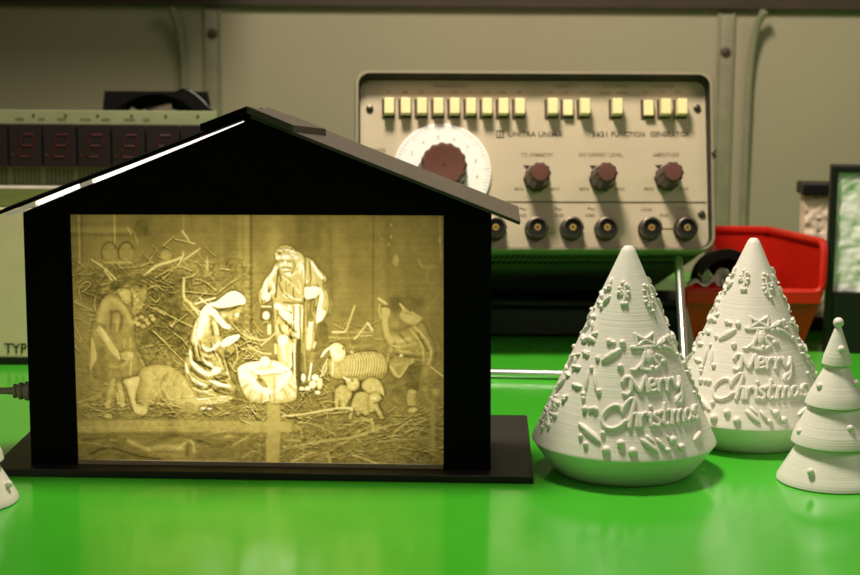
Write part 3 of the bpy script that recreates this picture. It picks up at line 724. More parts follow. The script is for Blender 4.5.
# warm glow spread from the child (brighter print around it)
gl = np.exp(-(((XX-262)/95)**2+((YY-352)/75)**2)); L *= (1.0+0.06*gl)
L *= 1.0+0.03*vnoise(500,0.9,9)
near = np.exp(-(((XX-258)/105)**2+((YY-335)/90)**2)**2)
L = .39+(L-.39)*(1.08+.24*near)
L = np.clip(L, 0.10, 1.0)
stops = np.array([0,.2,.35,.5,.65,.8,.92,1.0]); cr = np.array([44,96,142,184,214,238,252,255]); cg = np.array([36,84,124,163,193,220,241,250]); cb = np.array([14,36,60,84,110,144,186,214])
lin = lambda c: np.where(c/255<=.04045, c/255/12.92, ((c/255+.055)/1.055)**2.4)
RGB = [lin(np.interp(L, stops, c)) for c in (cr,cg,cb)]
pTL, pTR, pBL, pBR = [np.array(hl(*c, 0.0006)) for c in (cTL, cTR, cBL, cBR)]
pos = (pTL[None,None]*(1-U[...,None])+pTR[None,None]*U[...,None])*(1-V[...,None]) + (pBL[None,None]*(1-U[...,None])+pBR[None,None]*U[...,None])*V[...,None]
pos[...,1] = 0.0012 + (L-0.2)*0.0009
vf = pos.reshape(-1,3); nv = GW*GH
# back face (flat) with few quads; rim closes the slab
idx = np.arange(nv).reshape(GH,GW)
q = np.stack([idx[:-1,:-1], idx[1:,:-1], idx[1:,1:], idx[:-1,1:]], -1).reshape(-1,4)
me = bpy.data.meshes.new('relief_panel')
me.from_pydata(vf.tolist(), [], q.tolist())
ca = me.color_attributes.new('print', 'FLOAT_COLOR', 'POINT')
buf = np.ones((nv,4), np.float32)
for k in range(3): buf[:,k] = RGB[k].reshape(-1)
ca.data.foreach_set('color', buf.reshape(-1))
for p in me.polygons: p.use_smooth = True
panel = bpy.data.objects.new('relief_panel', me); scene.collection.objects.link(panel); panel.parent = house
m = bpy.data.materials.new('backlit_print'); m.use_nodes = True; nt = m.node_tree; nt.nodes.clear()
out = nd(nt,'ShaderNodeOutputMaterial'); at = nd(nt,'ShaderNodeAttribute', attribute_name='print')
tr = nd(nt,'ShaderNodeBsdfTranslucent'); df = nd(nt,'ShaderNodeBsdfDiffuse'); gl_ = nd(nt,'ShaderNodeBsdfGlossy'); gl_.inputs['Roughness'].default_value=.35
df.inputs['Color'].default_value = srgb(120,110,85)
gl_.inputs['Color'].default_value = (.8,.8,.8,1)
nt.links.new(at.outputs['Color'], tr.inputs['Color'])
m1 = nd(nt,'ShaderNodeMixShader'); m1.inputs[0].default_value=.12
nt.links.new(tr.outputs[0], m1.inputs[1]); nt.links.new(df.outputs[0], m1.inputs[2])
m2 = nd(nt,'ShaderNodeMixShader'); m2.inputs[0].default_value=.02
nt.links.new(m1.outputs[0], m2.inputs[1]); nt.links.new(gl_.outputs[0], m2.inputs[2]); nt.links.new(m2.outputs[0], out.inputs[0])
me.materials.append(m)
tag(panel, 'glowing yellow nativity relief picture')
# the lamp inside
ld = bpy.data.lights.new('inner_lamp_light','AREA'); ld.shape='RECTANGLE'; ld.size=.135; ld.size_y=.085; ld.energy=0.086; ld.color=(1.0,.97,.90)
lo = bpy.data.objects.new('inner_lamp_light', ld); scene.collection.objects.link(lo); lo.parent=house
lo.location=((p_tl.x+p_tr.x)/2, 0.040, p_tl.z*.5); lo.rotation_euler=(-math.pi/2,0,0)

# cable plug on the left side of the house
b = bmesh.new()
c0 = P(31.5, 391, HO.y+.025); ax = Vector((-1,0,0))
Mx = Matrix.Translation(c0) @ Matrix.Rotation(-math.pi/2,4,'Y')
lathe(b, [(.0035,0),(.0040,.0006),(.0040,.0024),(.0030,.0027),(.0030,.0034),(.0036,.0037),(.0036,.0050),(.0026,.0053),(.0026,.006),(.0030,.0063),(.0030,.0073),(.0016,.0078),(.0014,.011)], 20, Mx)
plug = bpy.data.objects.new('power_cable', None); scene.collection.objects.link(plug); plug.location = c0
tag(plug, 'grey power cable with ribbed strain relief plugged into the black house', 'cable')
o = link('strain_relief', b, M_cable, None, True)
for v in o.data.vertices: v.co -= c0
o.parent = plug
b = bmesh.new()
e = c0+Vector((-.011,0,0))
tube(b, [v-c0 for v in [e, e+Vector((-.02,0,0)), e+Vector((-.04,.004,-.006)), e+Vector((-.06,.01,-.026)), Vector((e.x-.075,e.y+.02,.0016)), Vector((e.x-.15,e.y+.05,.0016))]], .0014, 10)
link('cord', b, M_cable, plug, True)

# ================================================================== FUNCTION GENERATOR
TILT = math.radians(16); GY = math.radians(2.5)
GO = P(535, 250.5, 0.93)
GM = Matrix.Translation(GO) @ Matrix.Rotation(GY,4,'Z') @ Matrix.Rotation(-TILT,4,'X')
GI = GM.inverted(); g_n = GM.to_3x3() @ Vector((0,-1,0))
gen = empty('function_generator', GM, 'beige bench function generator with large dial, tilted behind the black house', 'instrument')
def pan(px, py, y=0.0):
    o = GM @ Vector((0,y,0)); q_ = GI @ hit(px,py,o,g_n); return q_.x, q_.z
HT0, HT1 = .004, .009
gx0 = pan(355.5,150,-.010)[0]; gx1 = pan(715,150,-.010)[0]; gz1 = pan(535,71.5,-HT1)[1]; gz0 = 0.0
def hood(pts, d=0): return [Vector((p.x, -(HT0+(HT1-HT0)*p.z/gz1)+d, p.z)) for p in pts]
GDEP = (GO.z-0.0045)/math.sin(TILT)
def rrect(x0,x1,z0,z1,r,n=8,y=0):
    pts=[]
    for cx,cz,a0 in ((x1-r,z0+r,-90),(x1-r,z1-r,0),(x0+r,z1-r,90),(x0+r,z0+r,180)):
        for k in range(n+1):
            a=math.radians(a0+90*k/n); pts.append(Vector((cx+r*math.cos(a),y,cz+r*math.sin(a))))
    return pts
b = bmesh.new()
RO=.0075; BW=.0026; HOODT=.0105
def ringverts(pts): return [b.verts.new(p) for p in pts]
o1 = ringverts(hood(rrect(gx0,gx1,gz0,gz1,RO)))
o1b = ringverts(hood(rrect(gx0-.0004,gx1+.0004,gz0-.0004,gz1+.0004,RO),.0008))
o2 = ringverts(rrect(gx0-.0004,gx1+.0004,gz0-.0004,gz1+.0004,RO,y=GDEP))
i1 = ringverts(hood(rrect(gx0+BW*.6,gx1-BW*.6,gz0+.0012,gz1-.0012,RO*.8)))
i2 = ringverts(rrect(gx0+BW,gx1-BW,gz0+.0018,gz1-.003,RO*.7,y=0.0))
n = len(o1)
for A_,B_ in ((o1,o1b),(o1b,o2),(o1,i1),(i1,i2)):
    for k in range(n): b.faces.new([A_[k],A_[(k+1)%n],B_[(k+1)%n],B_[k]]).material_index = 1 if A_ is i1 else 0
b.faces.new(o2)
case = link('case', b, [M_case, M_recess], gen, True)
b = bmesh.new(); prism(b, rrect(gx0+BW*.9,gx1-BW*.9,gz0+.0016,gz1-.0028,RO*.7,y=0.0002), (0,.002,0))
link('front_panel', b, M_panel, gen)
# seam in the right side of the rim (case halves)
b = bmesh.new(); sz = pan(713,156)[1]
prism(b,[Vector((gx1-.0014,-.0102,sz)),Vector((gx1+.0007,-.0102,sz+.0022)),Vector((gx1+.0007,-.0102,sz-.0022))],(0,GDEP*.9,0))
link('case_seam', b, M_slot, gen)
# vent slots in the underside
b = bmesh.new()
for j in range(2):
    for i in range(60):
        x = gx0+.008+i*(gx1-gx0-.016)/59; y = .012+j*.022
        box(b,(x-.0010,y,-.0009),(x+.0010,y+.016,-.0003))
link('vent_slots', b, M_dark, gen)
for sx in (gx0+.02, gx1-.02):
    b = bmesh.new(); zf = -0.0042/math.cos(TILT)
    box(b,(sx-.006,GDEP-.014,-.0038),(sx+.006,GDEP-.002,-.0004),.0008); link('foot', b, M_dark, gen)
# underside plate: shade and green table bounce put into its colour
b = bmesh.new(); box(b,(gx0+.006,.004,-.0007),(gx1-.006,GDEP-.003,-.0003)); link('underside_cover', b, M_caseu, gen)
# bail stand
b = bmesh.new()
br = TAB(684,377,0.0025); bl = Vector((GO.x-(br.x-GO.x), br.y+.010, .0022))
at1 = GM @ Vector(((GI @ P(679,262,GO.y+.012)).x, .012, -.0026)); at0 = GM @ Vector((gx0+.022,.022,-.0026))
pts = [at0, bl+Vector((0,0.001,.008)), bl+Vector((.0015,0,.0022)), bl+Vector((.006,0,0)), br+Vector((-.006,0,0)), br+Vector((-.0015,0,.0022)), br+Vector((0,.001,.008)), at1]
tube(b,[GI@p for p in pts], .0023, 14); link('bail_stand', b, M_chrome, gen, True)
# push buttons
bx = [389,405.4,421.6,438,454.2,470.3,486.4,502.7,519,551.6,567.4,583.6,615.8,647.8,664,680.2]
pushed = {10,13}
for i,x in enumerate(bx):
    yc = 107.2+ (x-389)*.003
    u,w = pan(x, yc+1)
    b = bmesh.new(); box(b,(u-.0038,-.0006,w-.0052),(u+.0032,.0004,w+.0048)); link('button_slot', b, M_slot, gen)
    b = bmesh.new(); d_ = .0035 if i in pushed else (.0075 if i>8 else .0070)
    box(b,(u-.0026,-d_,w-.0042),(u+.0026,-.0005,w+.0042),.0004,2); link('push_button', b, M_btn, gen)
# dial
u,w = pan(442,172.5)
b = bmesh.new(); Mz = Matrix.Translation((u,-.0002,w)) @ Matrix.Rotation(math.pi/2,4,'X')
R_D = .0262
lathe(b,[(R_D,0),(R_D,.0012),(R_D-.0005,.0016),(0,.0016)],96,Mz); dial = link('dial_plate', b, M_dial, gen, True)
b = bmesh.new()
for k in range(72):
    a = math.radians(-70+k*320/71-90+20); l = .0035 if k%4==0 else .0020
    c,s = math.cos(a),math.sin(a); 
    p0 = Vector((u+c*(R_D-.0007),-.00195,w+s*(R_D-.0007))); p1 = Vector((u+c*(R_D-.0007-l),-.00195,w+s*(R_D-.0007-l)))
    tv_ = Vector((-s,0,c))*.00014
    b.faces.new([b.verts.new(v) for v in (p0-tv_,p0+tv_,p1+tv_,p1-tv_)])
for k,t_ in enumerate(['1','2','3','4','5','6','7','8','9','10','11']):
    a = math.radians(200-k*26); text_bm(b,t_,u+.0188*math.cos(a),w+.0188*math.sin(a),.0022,y=-.00195)
link('dial_scale', b, M_scale, gen)
def flute(n_,amp): return lambda a,z: 1+amp*math.cos(n_*a)
b = bmesh.new(); Mk = Matrix.Translation((u,-.0019,w)) @ Matrix.Rotation(math.pi/2,4,'X')
lathe(b,[(.0128,0),(.0128,.002),(.0124,.0022),(.0118,.0195),(.0112,.0205),(.0095,.0207)],120,Mk,rfun=flute(15,.03)); kn = link('dial_knob', b, M_knob, gen, True)
b = bmesh.new(); lathe(b,[(.0112,.0201),(.0110,.0211),(.0104,.0215),(.0060,.0213),(0,.0206)],120,Mk,rfun=flute(15,.03)); link('knob_cap', b, M_knobcap, kn, True)
# three small knobs
for (x,y) in ((536.5,180.5),(602,180.5),(667,180)):
    u,w = pan(x,y); w += .0008
    Mk = Matrix.Translation((u,-.0003,w)) @ Matrix.Rotation(math.pi/2,4,'X')
    b = bmesh.new(); lathe(b,[(.0068,0),(.0068,.0015),(.0063,.0018),(.0056,.0178),(.0052,.0188),(.0044,.019)],96,Mk,rfun=flute(10,.045))
    prism(b,[Vector((u-.0062,-.010,w+.0030)),Vector((u-.0080,-.010,w+.0052)),Vector((u-.0042,-.010,w+.0052))],(0,-.0016,0))
    kn = link('knob', b, M_knob, gen, True)
    b = bmesh.new(); lathe(b,[(.0044,.0182),(.0047,.0192),(.0043,.0197),(0,.0201)],48,Mk); link('knob_cap', b, M_knobcap, kn, True)
# BNC sockets
for x in (494.5,536,571,605.3,649,684.5):
    u,w = pan(x,229.5+(x-497)*.002)
    Mk = Matrix.Translation((u,-.0003,w)) @ Matrix.Rotation(math.pi/2,4,'X')
    b = bmesh.new(); lathe(b,[(.0062,0),(.0062,.0014),(.0050,.0016),(.0050,.004),(.0056,.0042),(.0056,.0090),(.0050,.0094),(.0043,.0094),(.0043,.0036),(0,.0036)],40,Mk)
    ball(b,(u-.0052,-.0070,w),.0010,8); ball(b,(u+.0052,-.0070,w),.0010,8)
    so = link('bnc_socket', b, M_metal, gen, True)
    b = bmesh.new(); lathe(b,[(.0041,.0037),(.0041,.0080),(.0024,.0080),(.0024,.0048),(0,.0048)],32,Mk); link('socket_insert', b, M_dark, so, True)
    b = bmesh.new(); lathe(b,[(.0018,.0049),(.0018,.0084),(.0008,.0084),(.0008,.0065),(0,.0065)],24,Mk); link('contact', b, M_brass, so, True)
# screws
for x,y in ((369.8,108.5),(696.8,108),(701.5,214)):
    u,w = pan(x,y); Mk = Matrix.Translation((u,-.0002,w)) @ Matrix.Rotation(math.pi/2,4,'X')
    b = bmesh.new(); lathe(b,[(.0020,0),(.0019,.0006),(.0010,.0010),(0,.0011)],24,Mk); s_ = link('screw', b, M_metal, gen, True)
    b = bmesh.new(); box(b,(u-.0017,-.00135,w-.0002),(u+.0017,-.0011,w+.0002)); link('screw_slot', b, M_slot, s_)
# printing
b = bmesh.new()
def T(s,x,y,hpx,wpx=None):
    u,w = pan(x,y); text_bm(b,s,u,w,hpx*.000541,width=(wpx*.000541 if wpx else None),y=-.0001)
T('UNITRA UNIMA',535.5,134,5,54); T('5621',599.7,134,5,15); T('FUNCTION',628,134,5,33); T('GENERATOR',669.8,134,5,39)
u,w = pan(500,134); 
for dx in (-.0016,0,.0016): box(b,(u+dx-.0003,-.0001,w-.0018),(u+dx+.0003,0.0001,w+.0018))
box(b,(u-.002,-.0001,w+.0015),(u+.002,0.0001,w+.002)); box(b,(u-.002,-.0001,w-.002),(u+.002,0.0001,w-.0015))
link('brand_print', b, M_print, gen)
b = bmesh.new()
T('FREQUENCY',451,86.5,3,34); T('SYMMETRY',566,86.5,3,26); T('DC OFFSET',616,86.5,3,28); T('FUNCTION',662,86.5,3,24)
for x,s in zip(bx[:9],('50','1','2','10','100','1k','10k','100k','1M')): T(s,x,92.5,2.8,5 if len(s)<3 else 8)
T('mON',605,93,2.8,10); T('mOFF',622,93,2.8,12)
for x in (550,566,583,645,662,678):
    u,w = pan(x,92.5); tube(b,[(u-.0018,-.0001,w-.0005),(u-.0006,-.0001,w+.0007),(u+.0006,-.0001,w-.0005),(u+.0018,-.0001,w+.0006)],.00016,4)
T('TTL SYMMETRY',537,154.5,3.6,32); T('DC OFFSET LEVEL',601,154.5,3.6,44); T('AMPLITUDE',666,154.5,3.6,26); T('POWER',377,150,3.6,18)
for x in (519,584,649): T('MIN',x,188.5,2.8,9)
for x in (555,620,684): T('MAX',x,188.5,2.8,9)
for x,s in ((522,'600'),(559,'50'),(590,'600'),(664,'50')): T(s,x,215,3,9)
T('-20dB',646,209,2.8,12); T('TTL',681,209,2.8,9); T('50',591,215,1.5,3)
for x in (522,558,591):
    u,w = pan(x,208.5); tube(b,catmull([(u-.002,-.0001,w-.0004),(u-.001,-.0001,w+.0006),(u+.001,-.0001,w-.0006),(u+.002,-.0001,w+.0004)],sub=4),.00016,4)
link('scale_print', b, M_print2, gen)
b = bmesh.new()
u0,w0 = pan(365,201.5); u1,_ = pan(709.5,201.5); box(b,(gx0+.004,-.0001,w0-.0003),(gx1-.0034,.0001,w0+.0003))
ua,wa = pan(661,228.6); ub,_ = pan(677,228.6); box(b,(ua,-.0001,wa-.00015),(ub,.0001,wa+.00015))
link('dividing_line', b, M_print, gen)

ub = empty('dark_filler_box', Matrix.Translation((.07,.995,0)), 'plain black box added to darken the space underneath the beige function generator', 'box')  # added filler, darkens the gap and hides the pale stripe behind
b = bmesh.new(); box(b,(-.085,0,0),(.075,.035,.017),.002); link('body', b, M_dark, ub)
b = bmesh.new(); box(b,(-.087,-.002,.0172),(.077,.037,.022),.002); link('lid', b, M_dark, ub)
# ================================================================== LEFT INSTRUMENTS
BY = 0.908
bxr = P(150, 300, BY).x; bzt = P(20, 206, BY).z; bxl = -0.42
box_o = empty('beige_instrument_box', Matrix.Translation(((bxl+bxr)/2, BY, 0)), 'beige metal instrument box lettered TYP, at the left behind the house', 'instrument')
cx = (bxl+bxr)/2; BD = .19
b = bmesh.new(); box(b,(bxl-cx,0,.0035),(bxr-cx,BD,bzt-.001),.001); link('housing', b, M_box, box_o)
b = bmesh.new(); box(b,(bxl-cx+.001,.001,bzt-.001),(bxr-cx-.001,BD-.001,bzt)); link('lid', b, M_boxtop, box_o)
b = bmesh.new(); box(b,(bxl-cx,-.0008,.0),(bxr-cx,BD,.0033)); link('base_strip', b, M_dark, box_o)
b = bmesh.new()
pt = P(15.8,348.3,BY); text_bm(b,'TYP',pt.x-cx,pt.z,.0054,y=-.0003,width=.0118); link('lettering', b, M_text, box_o)

DY = 1.0
def dp(x,y): q_=P(x,y,DY); return q_.x,q_.z
dcx = dp(100,150)[0]
disp = empty('digit_display_board', Matrix.Translation((dcx,DY,bzt)), 'pale green circuit board with row of unlit red digit displays', 'circuit board')
xa = dp(-62,150)[0]-dcx; xb = dp(216.5,120)[0]-dcx; za = dp(100,192)[1]-bzt; zb = dp(100,110.5)[1]-bzt
b = bmesh.new(); box(b,(xa,0,.0),(xb,.0016,zb),.0003); link('board', b, M_pcb, disp)
b = bmesh.new()
for i in range(64):
    x = dp(-55+i*4.1,175)[0]-dcx
    if i%8==0: continue
    box(b,(x-.0007,-.0003,dp(0,184.5)[1]-bzt),(x+.0006,0,dp(0,168)[1]-bzt))
link('trace_pattern', b, M_pcb2, disp)
b = bmesh.new(); zt0 = dp(0,118.5)[1]-bzt
for x,n_ in ((20,4),(42,3),(62,4),(86,5),(106,4),(130,5),(147,3)):
    for q_ in range(n_):
        u_=dp(x+(q_-n_/2)*2.2,118)[0]-dcx; box(b,(u_,-.0003,zt0-.0007),(u_+.0008,-.0001,zt0+.0006))
for x in (34,66,98,132,166,198): ball(b,(dp(x,114)[0]-dcx,-.0003,dp(0,114)[1]-bzt),.0008,8)
link('board_print', b, M_pcb2, disp)
b = bmesh.new(); zq=(dp(0,188.5)[1]-bzt); tube(b,[(xa,-.004,zq),(xb,-.004,zq)],.0022,16); link('plastic_edge', b, M_rim, disp, True)
for k in range(8):
    x0_,x1_ = 11.5+34.1*(k-2)+.8, 11.5+34.1*(k-1)-.8
    u0,u1 = dp(x0_,150)[0]-dcx, dp(x1_,150)[0]-dcx; z0_,z1_ = dp(0,165)[1]-bzt, dp(0,123)[1]-bzt
    b = bmesh.new(); box(b,(u0,-.008,z0_),(u1,-.0003,z1_),.0003); md = link('digit_module', b, M_seg, disp)
    b = bmesh.new(); xc=(u0+u1)/2+.0008; zc=(z0_+z1_)/2; hw,hh=.0036,.0062; sl=.16
    def sp(x,z): return (xc+x+z*sl,-.00815,zc+z)
    g=.0006
    for s_ in (((-hw+g,hh),(hw-g,hh)),((-hw+g,0),(hw-g,0)),((-hw+g,-hh),(hw-g,-hh)),((-hw,g),(-hw,hh-g)),((hw,g),(hw,hh-g)),((-hw,-g),(-hw,-hh+g)),((hw,-g),(hw,-hh+g))):
        tube(b,[sp(*s_[0]),sp(*s_[1])],.00045,6)
    ball(b,sp(-.0072,-hh+.0005),.0006,8)
    link('digit_segments', b, M_digit, md)

# fan behind the display board
FYb = DY+.032
fw = .062; fcx = P(147,100,FYb).x
FT = math.asin(max(0,min(.9,0)))
fz_top = P(151,92.5,FYb+.02).z
ft = math.acos(min(1,(fz_top-bzt)/fw))
FMx = Matrix.Translation((fcx,FYb,bzt)) @ Matrix.Rotation(-ft,4,'X')
fan = empty('cooling_fan', FMx, 'small square black cooling fan standing behind the digit display board', 'fan')
b = bmesh.new(); n=48; T_=.015
outer=rrect(-fw/2,fw/2,0,fw,.004,n=4); 
# square frame with round opening: corners bridged
ci=[]; co=[]
def sq(a):
    c,s=math.cos(a),math.sin(a); m_=max(abs(c),abs(s)); return (fw/2*c/m_, fw/2*s/m_)
ringF=[b.verts.new((fw/2*.93*math.cos(2*math.pi*k/n),0,fw/2+fw/2*.93*math.sin(2*math.pi*k/n))) for k in range(n)]
ringB=[b.verts.new((v.co.x,T_,v.co.z)) for v in ringF]
sF=[b.verts.new((sq(2*math.pi*k/n)[0],0,fw/2+sq(2*math.pi*k/n)[1])) for k in range(n)]
sB=[b.verts.new((v.co.x,T_,v.co.z)) for v in sF]
for k in range(n):
    j=(k+1)%n
    for A_,B_ in ((ringF,sF),(sF,sB),(sB,ringB),(ringB,ringF)): b.faces.new([A_[k],A_[j],B_[j],B_[k]])
for k in range(4):
    a=math.radians(45+90*k); r_=fw/2*.16
    tube(b,[(math.cos(a)*r_,.003,fw/2+math.sin(a)*r_),(math.cos(a)*fw/2*.97,.003,fw/2+math.sin(a)*fw/2*.97)],.0012,6)
link('fan_frame', b, M_fan, fan)
b = bmesh.new(); lathe(b,[(.012,-.001),(.012,.011),(0,.011)],32,Matrix.Translation((0,.013,fw/2)) @ Matrix.Rotation(math.pi/2,4,'X')); link('hub', b, M_fan, fan)
for k in range(7):
    b = bmesh.new(); a0=2*math.pi*k/7; P1=[];P2=[]
    for i in range(7):
        t=i/6; r_=.0118+t*.0155; a=a0+.35*t
        P1.append(Vector((r_*math.cos(a),.005,fw/2+r_*math.sin(a)))); a2=a+.62; P2.append(Vector((r_*math.cos(a2),.012,fw/2+r_*math.sin(a2))))
    va=[b.verts.new(p) for p in P1]; vb=[b.verts.new(p) for p in P2]; vc=[b.verts.new(p+Vector((0,.0007,0))) for p in P1]; vd=[b.verts.new(p+Vector((0,.0007,0))) for p in P2]
    for i in range(6):
        b.faces.new([va[i],va[i+1],vb[i+1],vb[i]]); b.faces.new([vc[i],vd[i],vd[i+1],vc[i+1]])
        b.faces.new([va[i],vc[i],vc[i+1],va[i+1]]); b.faces.new([vb[i],vb[i+1],vd[i+1],vd[i]])
    b.faces.new([va[0],vb[0],vd[0],vc[0]]); b.faces.new([va[6],vc[6],vd[6],vb[6]])
    link('fan_blade', b, M_blade, fan, True)
b = bmesh.new(); FI=FMx.inverted()
wp=[P(176,93,FYb+.008),P(182,90,FYb-.001),P(189,91,FYb-.003),P(198,97,FYb-.004),P(207,106,FYb-.006),P(214,118,FYb-.006),P(216,150,FYb-.004)]
wp.append(Vector((wp[-1].x,wp[-1].y,bzt+.001)))
tube(b,[FI@Vector(p) for p in catmull([tuple(p) for p in wp],sub=5)],.0009,8); link('fan_wire', b, M_dark, fan, True)

# ================================================================== RED BIN
RF, RB_ = 0.95, 1.06
def w2(o,p): return Vector(p)-o
binO = Vector((P(755,300,RF).x, RF, 0))
rb = empty('red_parts_bin', Matrix.Translation(binO), 'small red open-front stacking bin behind the cone trees', 'bin')
bin_r = P(826,244,RF); bin_l = Vector((P(684,244,RF).x, RF, bin_r.z)); lipz = P(822,293,RF).z
back_r = P(769,230,RB_); back_l = Vector((P(676,230,RB_).x,RB_,back_r.z)); bw = bin_r.x-bin_l.x
bt = lambda x,y: Vector((x,y,.0015))
tapx = .010
FLr, FLl = Vector((bin_r.x-.001,RF,lipz)), Vector((bin_l.x+.001,RF,lipz))
bfr, bfl = bt(bin_r.x-tapx,RF+.008), bt(bin_l.x+tapx,RF+.008)
bbr, bbl = bt(back_r.x-.004,RB_-.006), bt(back_l.x+.004,RB_-.006)
b = bmesh.new()
back_l = Vector((.166,RB_,back_r.z)); mid_l = Vector((.164,RF+.036,lipz+.004)); bml = bt(.162,RF+.036); bbl = bt(.166,RB_-.006)
V_=[b.verts.new(w2(binO,p)) for p in (bfl,bfr,bbr,bbl,FLl,FLr,mid_l,bin_r+Vector((0,.006,0)),back_r,back_l,bml)]
for f in ((0,1,2,3,10),(0,4,5,1),(1,5,7,8,2),(3,2,8,9),(10,3,9,6),(0,10,6,4)): b.faces.new([V_[i] for i in f])
sh_ = link('bin_shell', b, M_red, rb); so = sh_.modifiers.new('thickness','SOLIDIFY'); so.thickness=.0014; so.offset=0
b = bmesh.new()
loop=[FLl,FLr,bin_r+Vector((0,.004,0)),back_r,back_l,mid_l]
pts=[]
for i,p in enumerate(loop):
    a_=loop[i-1]; c_=loop[(i+1)%6]; p=Vector(p)
    pts += [p+(a_-p).normalized()*.005, p+(a_-p).normalized()*.0012+(c_-p).normalized()*.0012, p+(c_-p).normalized()*.005]
tube(b,[w2(binO,p) for p in pts],.0024,10,closed=True); link('bin_rim', b, M_red, rb, True)
b = bmesh.new()
box(b,(w2(binO,FLl).x+.001,-.0022,w2(binO,FLl).z-.006),(w2(binO,FLr).x-.001,-.0004,w2(binO,FLl).z+.001),.0006); link('label_lip', b, M_red, rb)
# things in the bin
sc_ = Vector((P(724,275,RF+.03).x, RF+.038, .0))
b = bmesh.new()
zc = .0262
Mx_ = Matrix.Translation((0,0,0)) @ Matrix.Rotation(math.radians(90),4,'Y') 
lathe(b,[(.012,-.010),(.0175,-.010),(.0178,-.009),(.0175,-.008),(.015,-.008),(.015,.008),(.0175,.008),(.0178,.009),(.0175,.010),(.012,.010),(.012,-.010)],48,Matrix.Rotation(math.radians(80),4,'X') )
o = link('tape_reel', b, M_dark, None, True); o.location=(sc_.x+.002,sc_.y+.004,.034); tag(o,'black tape reel lying in the red bin','reel')
random.seed(3)
for i,(x,y) in enumerate(((699,285),(712,283),(725,286),(706,279),(719,278))):
    q_=P(x,y,RF+.010+.004*(i%3)); b=bmesh.new()
    w_=.0062; pts=catmull([(-w_,0,-.001),(-w_*.3,.001,.0016),(w_*.4,-.001,-.0005),(w_,0,.0015)],sub=5)
    a_=[b.verts.new(Vector(p)+Vector((0,-.003,0))) for p in pts]; c_=[b.verts.new(Vector(p)+Vector((0,.003,.001))) for p in pts]
    for k in range(len(pts)-1): b.faces.new([a_[k],a_[k+1],c_[k+1],c_[k]])
    o=link('folded_scrap',b,M_grey,None,True); s_=o.modifiers.new('thickness','SOLIDIFY'); s_.thickness=.0006
    o.location=q_; o.rotation_euler=(.3*i,.1*i,.7*i)
    tag(o,'pale grey folded scrap lying in the red bin','scrap','pale scraps inside the red bin')

# ================================================================== LITHOPHANE BOXES AT RIGHT EDGE
def crinkle(bm_, x0,x1,z0,z1,y,amp,sc,nx=40,nz=60,thick=.0015,seed=0):
    g=[[bm_.verts.new((x0+(x1-x0)*i/nx, y-amp*(noise.fractal(Vector((i*sc*(x1-x0)/nx,seed,j*sc*(z1-z0)/nz)),1.0,2.0,4)+.3), z0+(z1-z0)*j/nz)) for i in range(nx+1)] for j in range(nz+1)]
    for j in range(nz):
        for i in range(nx): bm_.faces.new([g[j][i],g[j][i+1],g[j+1][i+1],g[j+1][i]])
YB = 0.955
q0=P(832,166,YB); w_=.075; hB=q0.z
lb = empty('framed_relief_lamp', Matrix.Translation((q0.x,YB,0)) @ Matrix.Rotation(math.radians(-8),4,'Z'), 'black framed lamp with crinkled silvery white panel at right edge', 'lamp')
b=bmesh.new(); t_=.0035; zb_=P(840,292,YB).z; Dp=.014
box(b,(0,0,0),(t_,Dp,hB),.0005); box(b,(w_-t_,0,0),(w_,Dp,hB),.0005); box(b,(t_,0,hB-t_),(w_-t_,Dp,hB),.0005); box(b,(t_,.0,0),(w_-t_,Dp,zb_),.0005); box(b,(t_,Dp-.002,zb_),(w_-t_,Dp,hB-t_))
link('frame', b, M_dark, lb)
b=bmesh.new(); crinkle(b,t_,w_-t_,zb_,hB-t_,.004,.0022,75,60,70,seed=2); link('relief_panel', b, M_foil, lb, True)
YA = 1.02
q0=P(803.5,184,YA); q1=P(803.5,196,YA); wA=.06
la = empty('cream_relief_lamp', Matrix.Translation((q0.x,YA,0)), 'cream textured lamp with black lid, behind the red bin', 'lamp')
b=bmesh.new(); box(b,(0,0,q1.z),(wA,.02,q0.z),.0008); link('lid', b, M_dark, la)
zb2=P(808,318,YA).z
b=bmesh.new(); box(b,(.0,0,0),(wA,.02,max(.006,zb2)),.0008); link('base', b, M_dark, la)
b=bmesh.new(); crinkle(b,.0025,wA-.003,max(.006,zb2),q1.z,.004,.0012,260,50,60,seed=7); box(b,(.0025,.0062,max(.006,zb2)),(wA-.003,.018,q1.z)); link('relief_panel', b, M_cream, la, True)

# ================================================================== CONE TREES
C1 = TAB(622.8, 469.5); C2 = TAB(746.5, 439); S1 = 1.0
R0, RZ, R1, HT, RBS = .0376, .0134, .0022, .0925, .0275
k2 = ((CAM-C2).length); S2 = 0.962
def rcone(z): return R0+(R1-R0)*(z-RZ)/(HT-RZ)
def cone_hit(px,py,C,S):
    d=ray(px,py); o_=CAM-C; best=None; prev=None
    for i in range(800):
        t=(0.55+0.4*i/800)
        p=o_+d*t; v=math.hypot(p.x,p.y)/S-rcone(p.z/S)
        if prev is not None and prev[1]>0 and v<=0:
            t2=prev[0]+(t-prev[0])*prev[1]/(prev[1]-v); p=o_+d*t2
            return math.atan2(p.x,-p.y), p.z/S
        prev=(t,v)
        if best is None or v<best[0]: best=(v,math.atan2(p.x,-p.y),p.z/S)
    return best[1],best[2]
PH1, PH2 = math.radians(25), math.radians(8)   # where the lettering faces
def c2(cx,cy,ox=700,oy=300,s=3.59): a,z=cone_hit(ox+cx/s,oy+cy/s,C2,S2); return a-PH2,z
def c1(px,py): a,z=cone_hit(px,py,C1,S1); return a-PH1,z
def onc(a,z,off=0.0):
    r=rcone(z)+off; return Vector((r*math.sin(a),-r*math.cos(a),z))
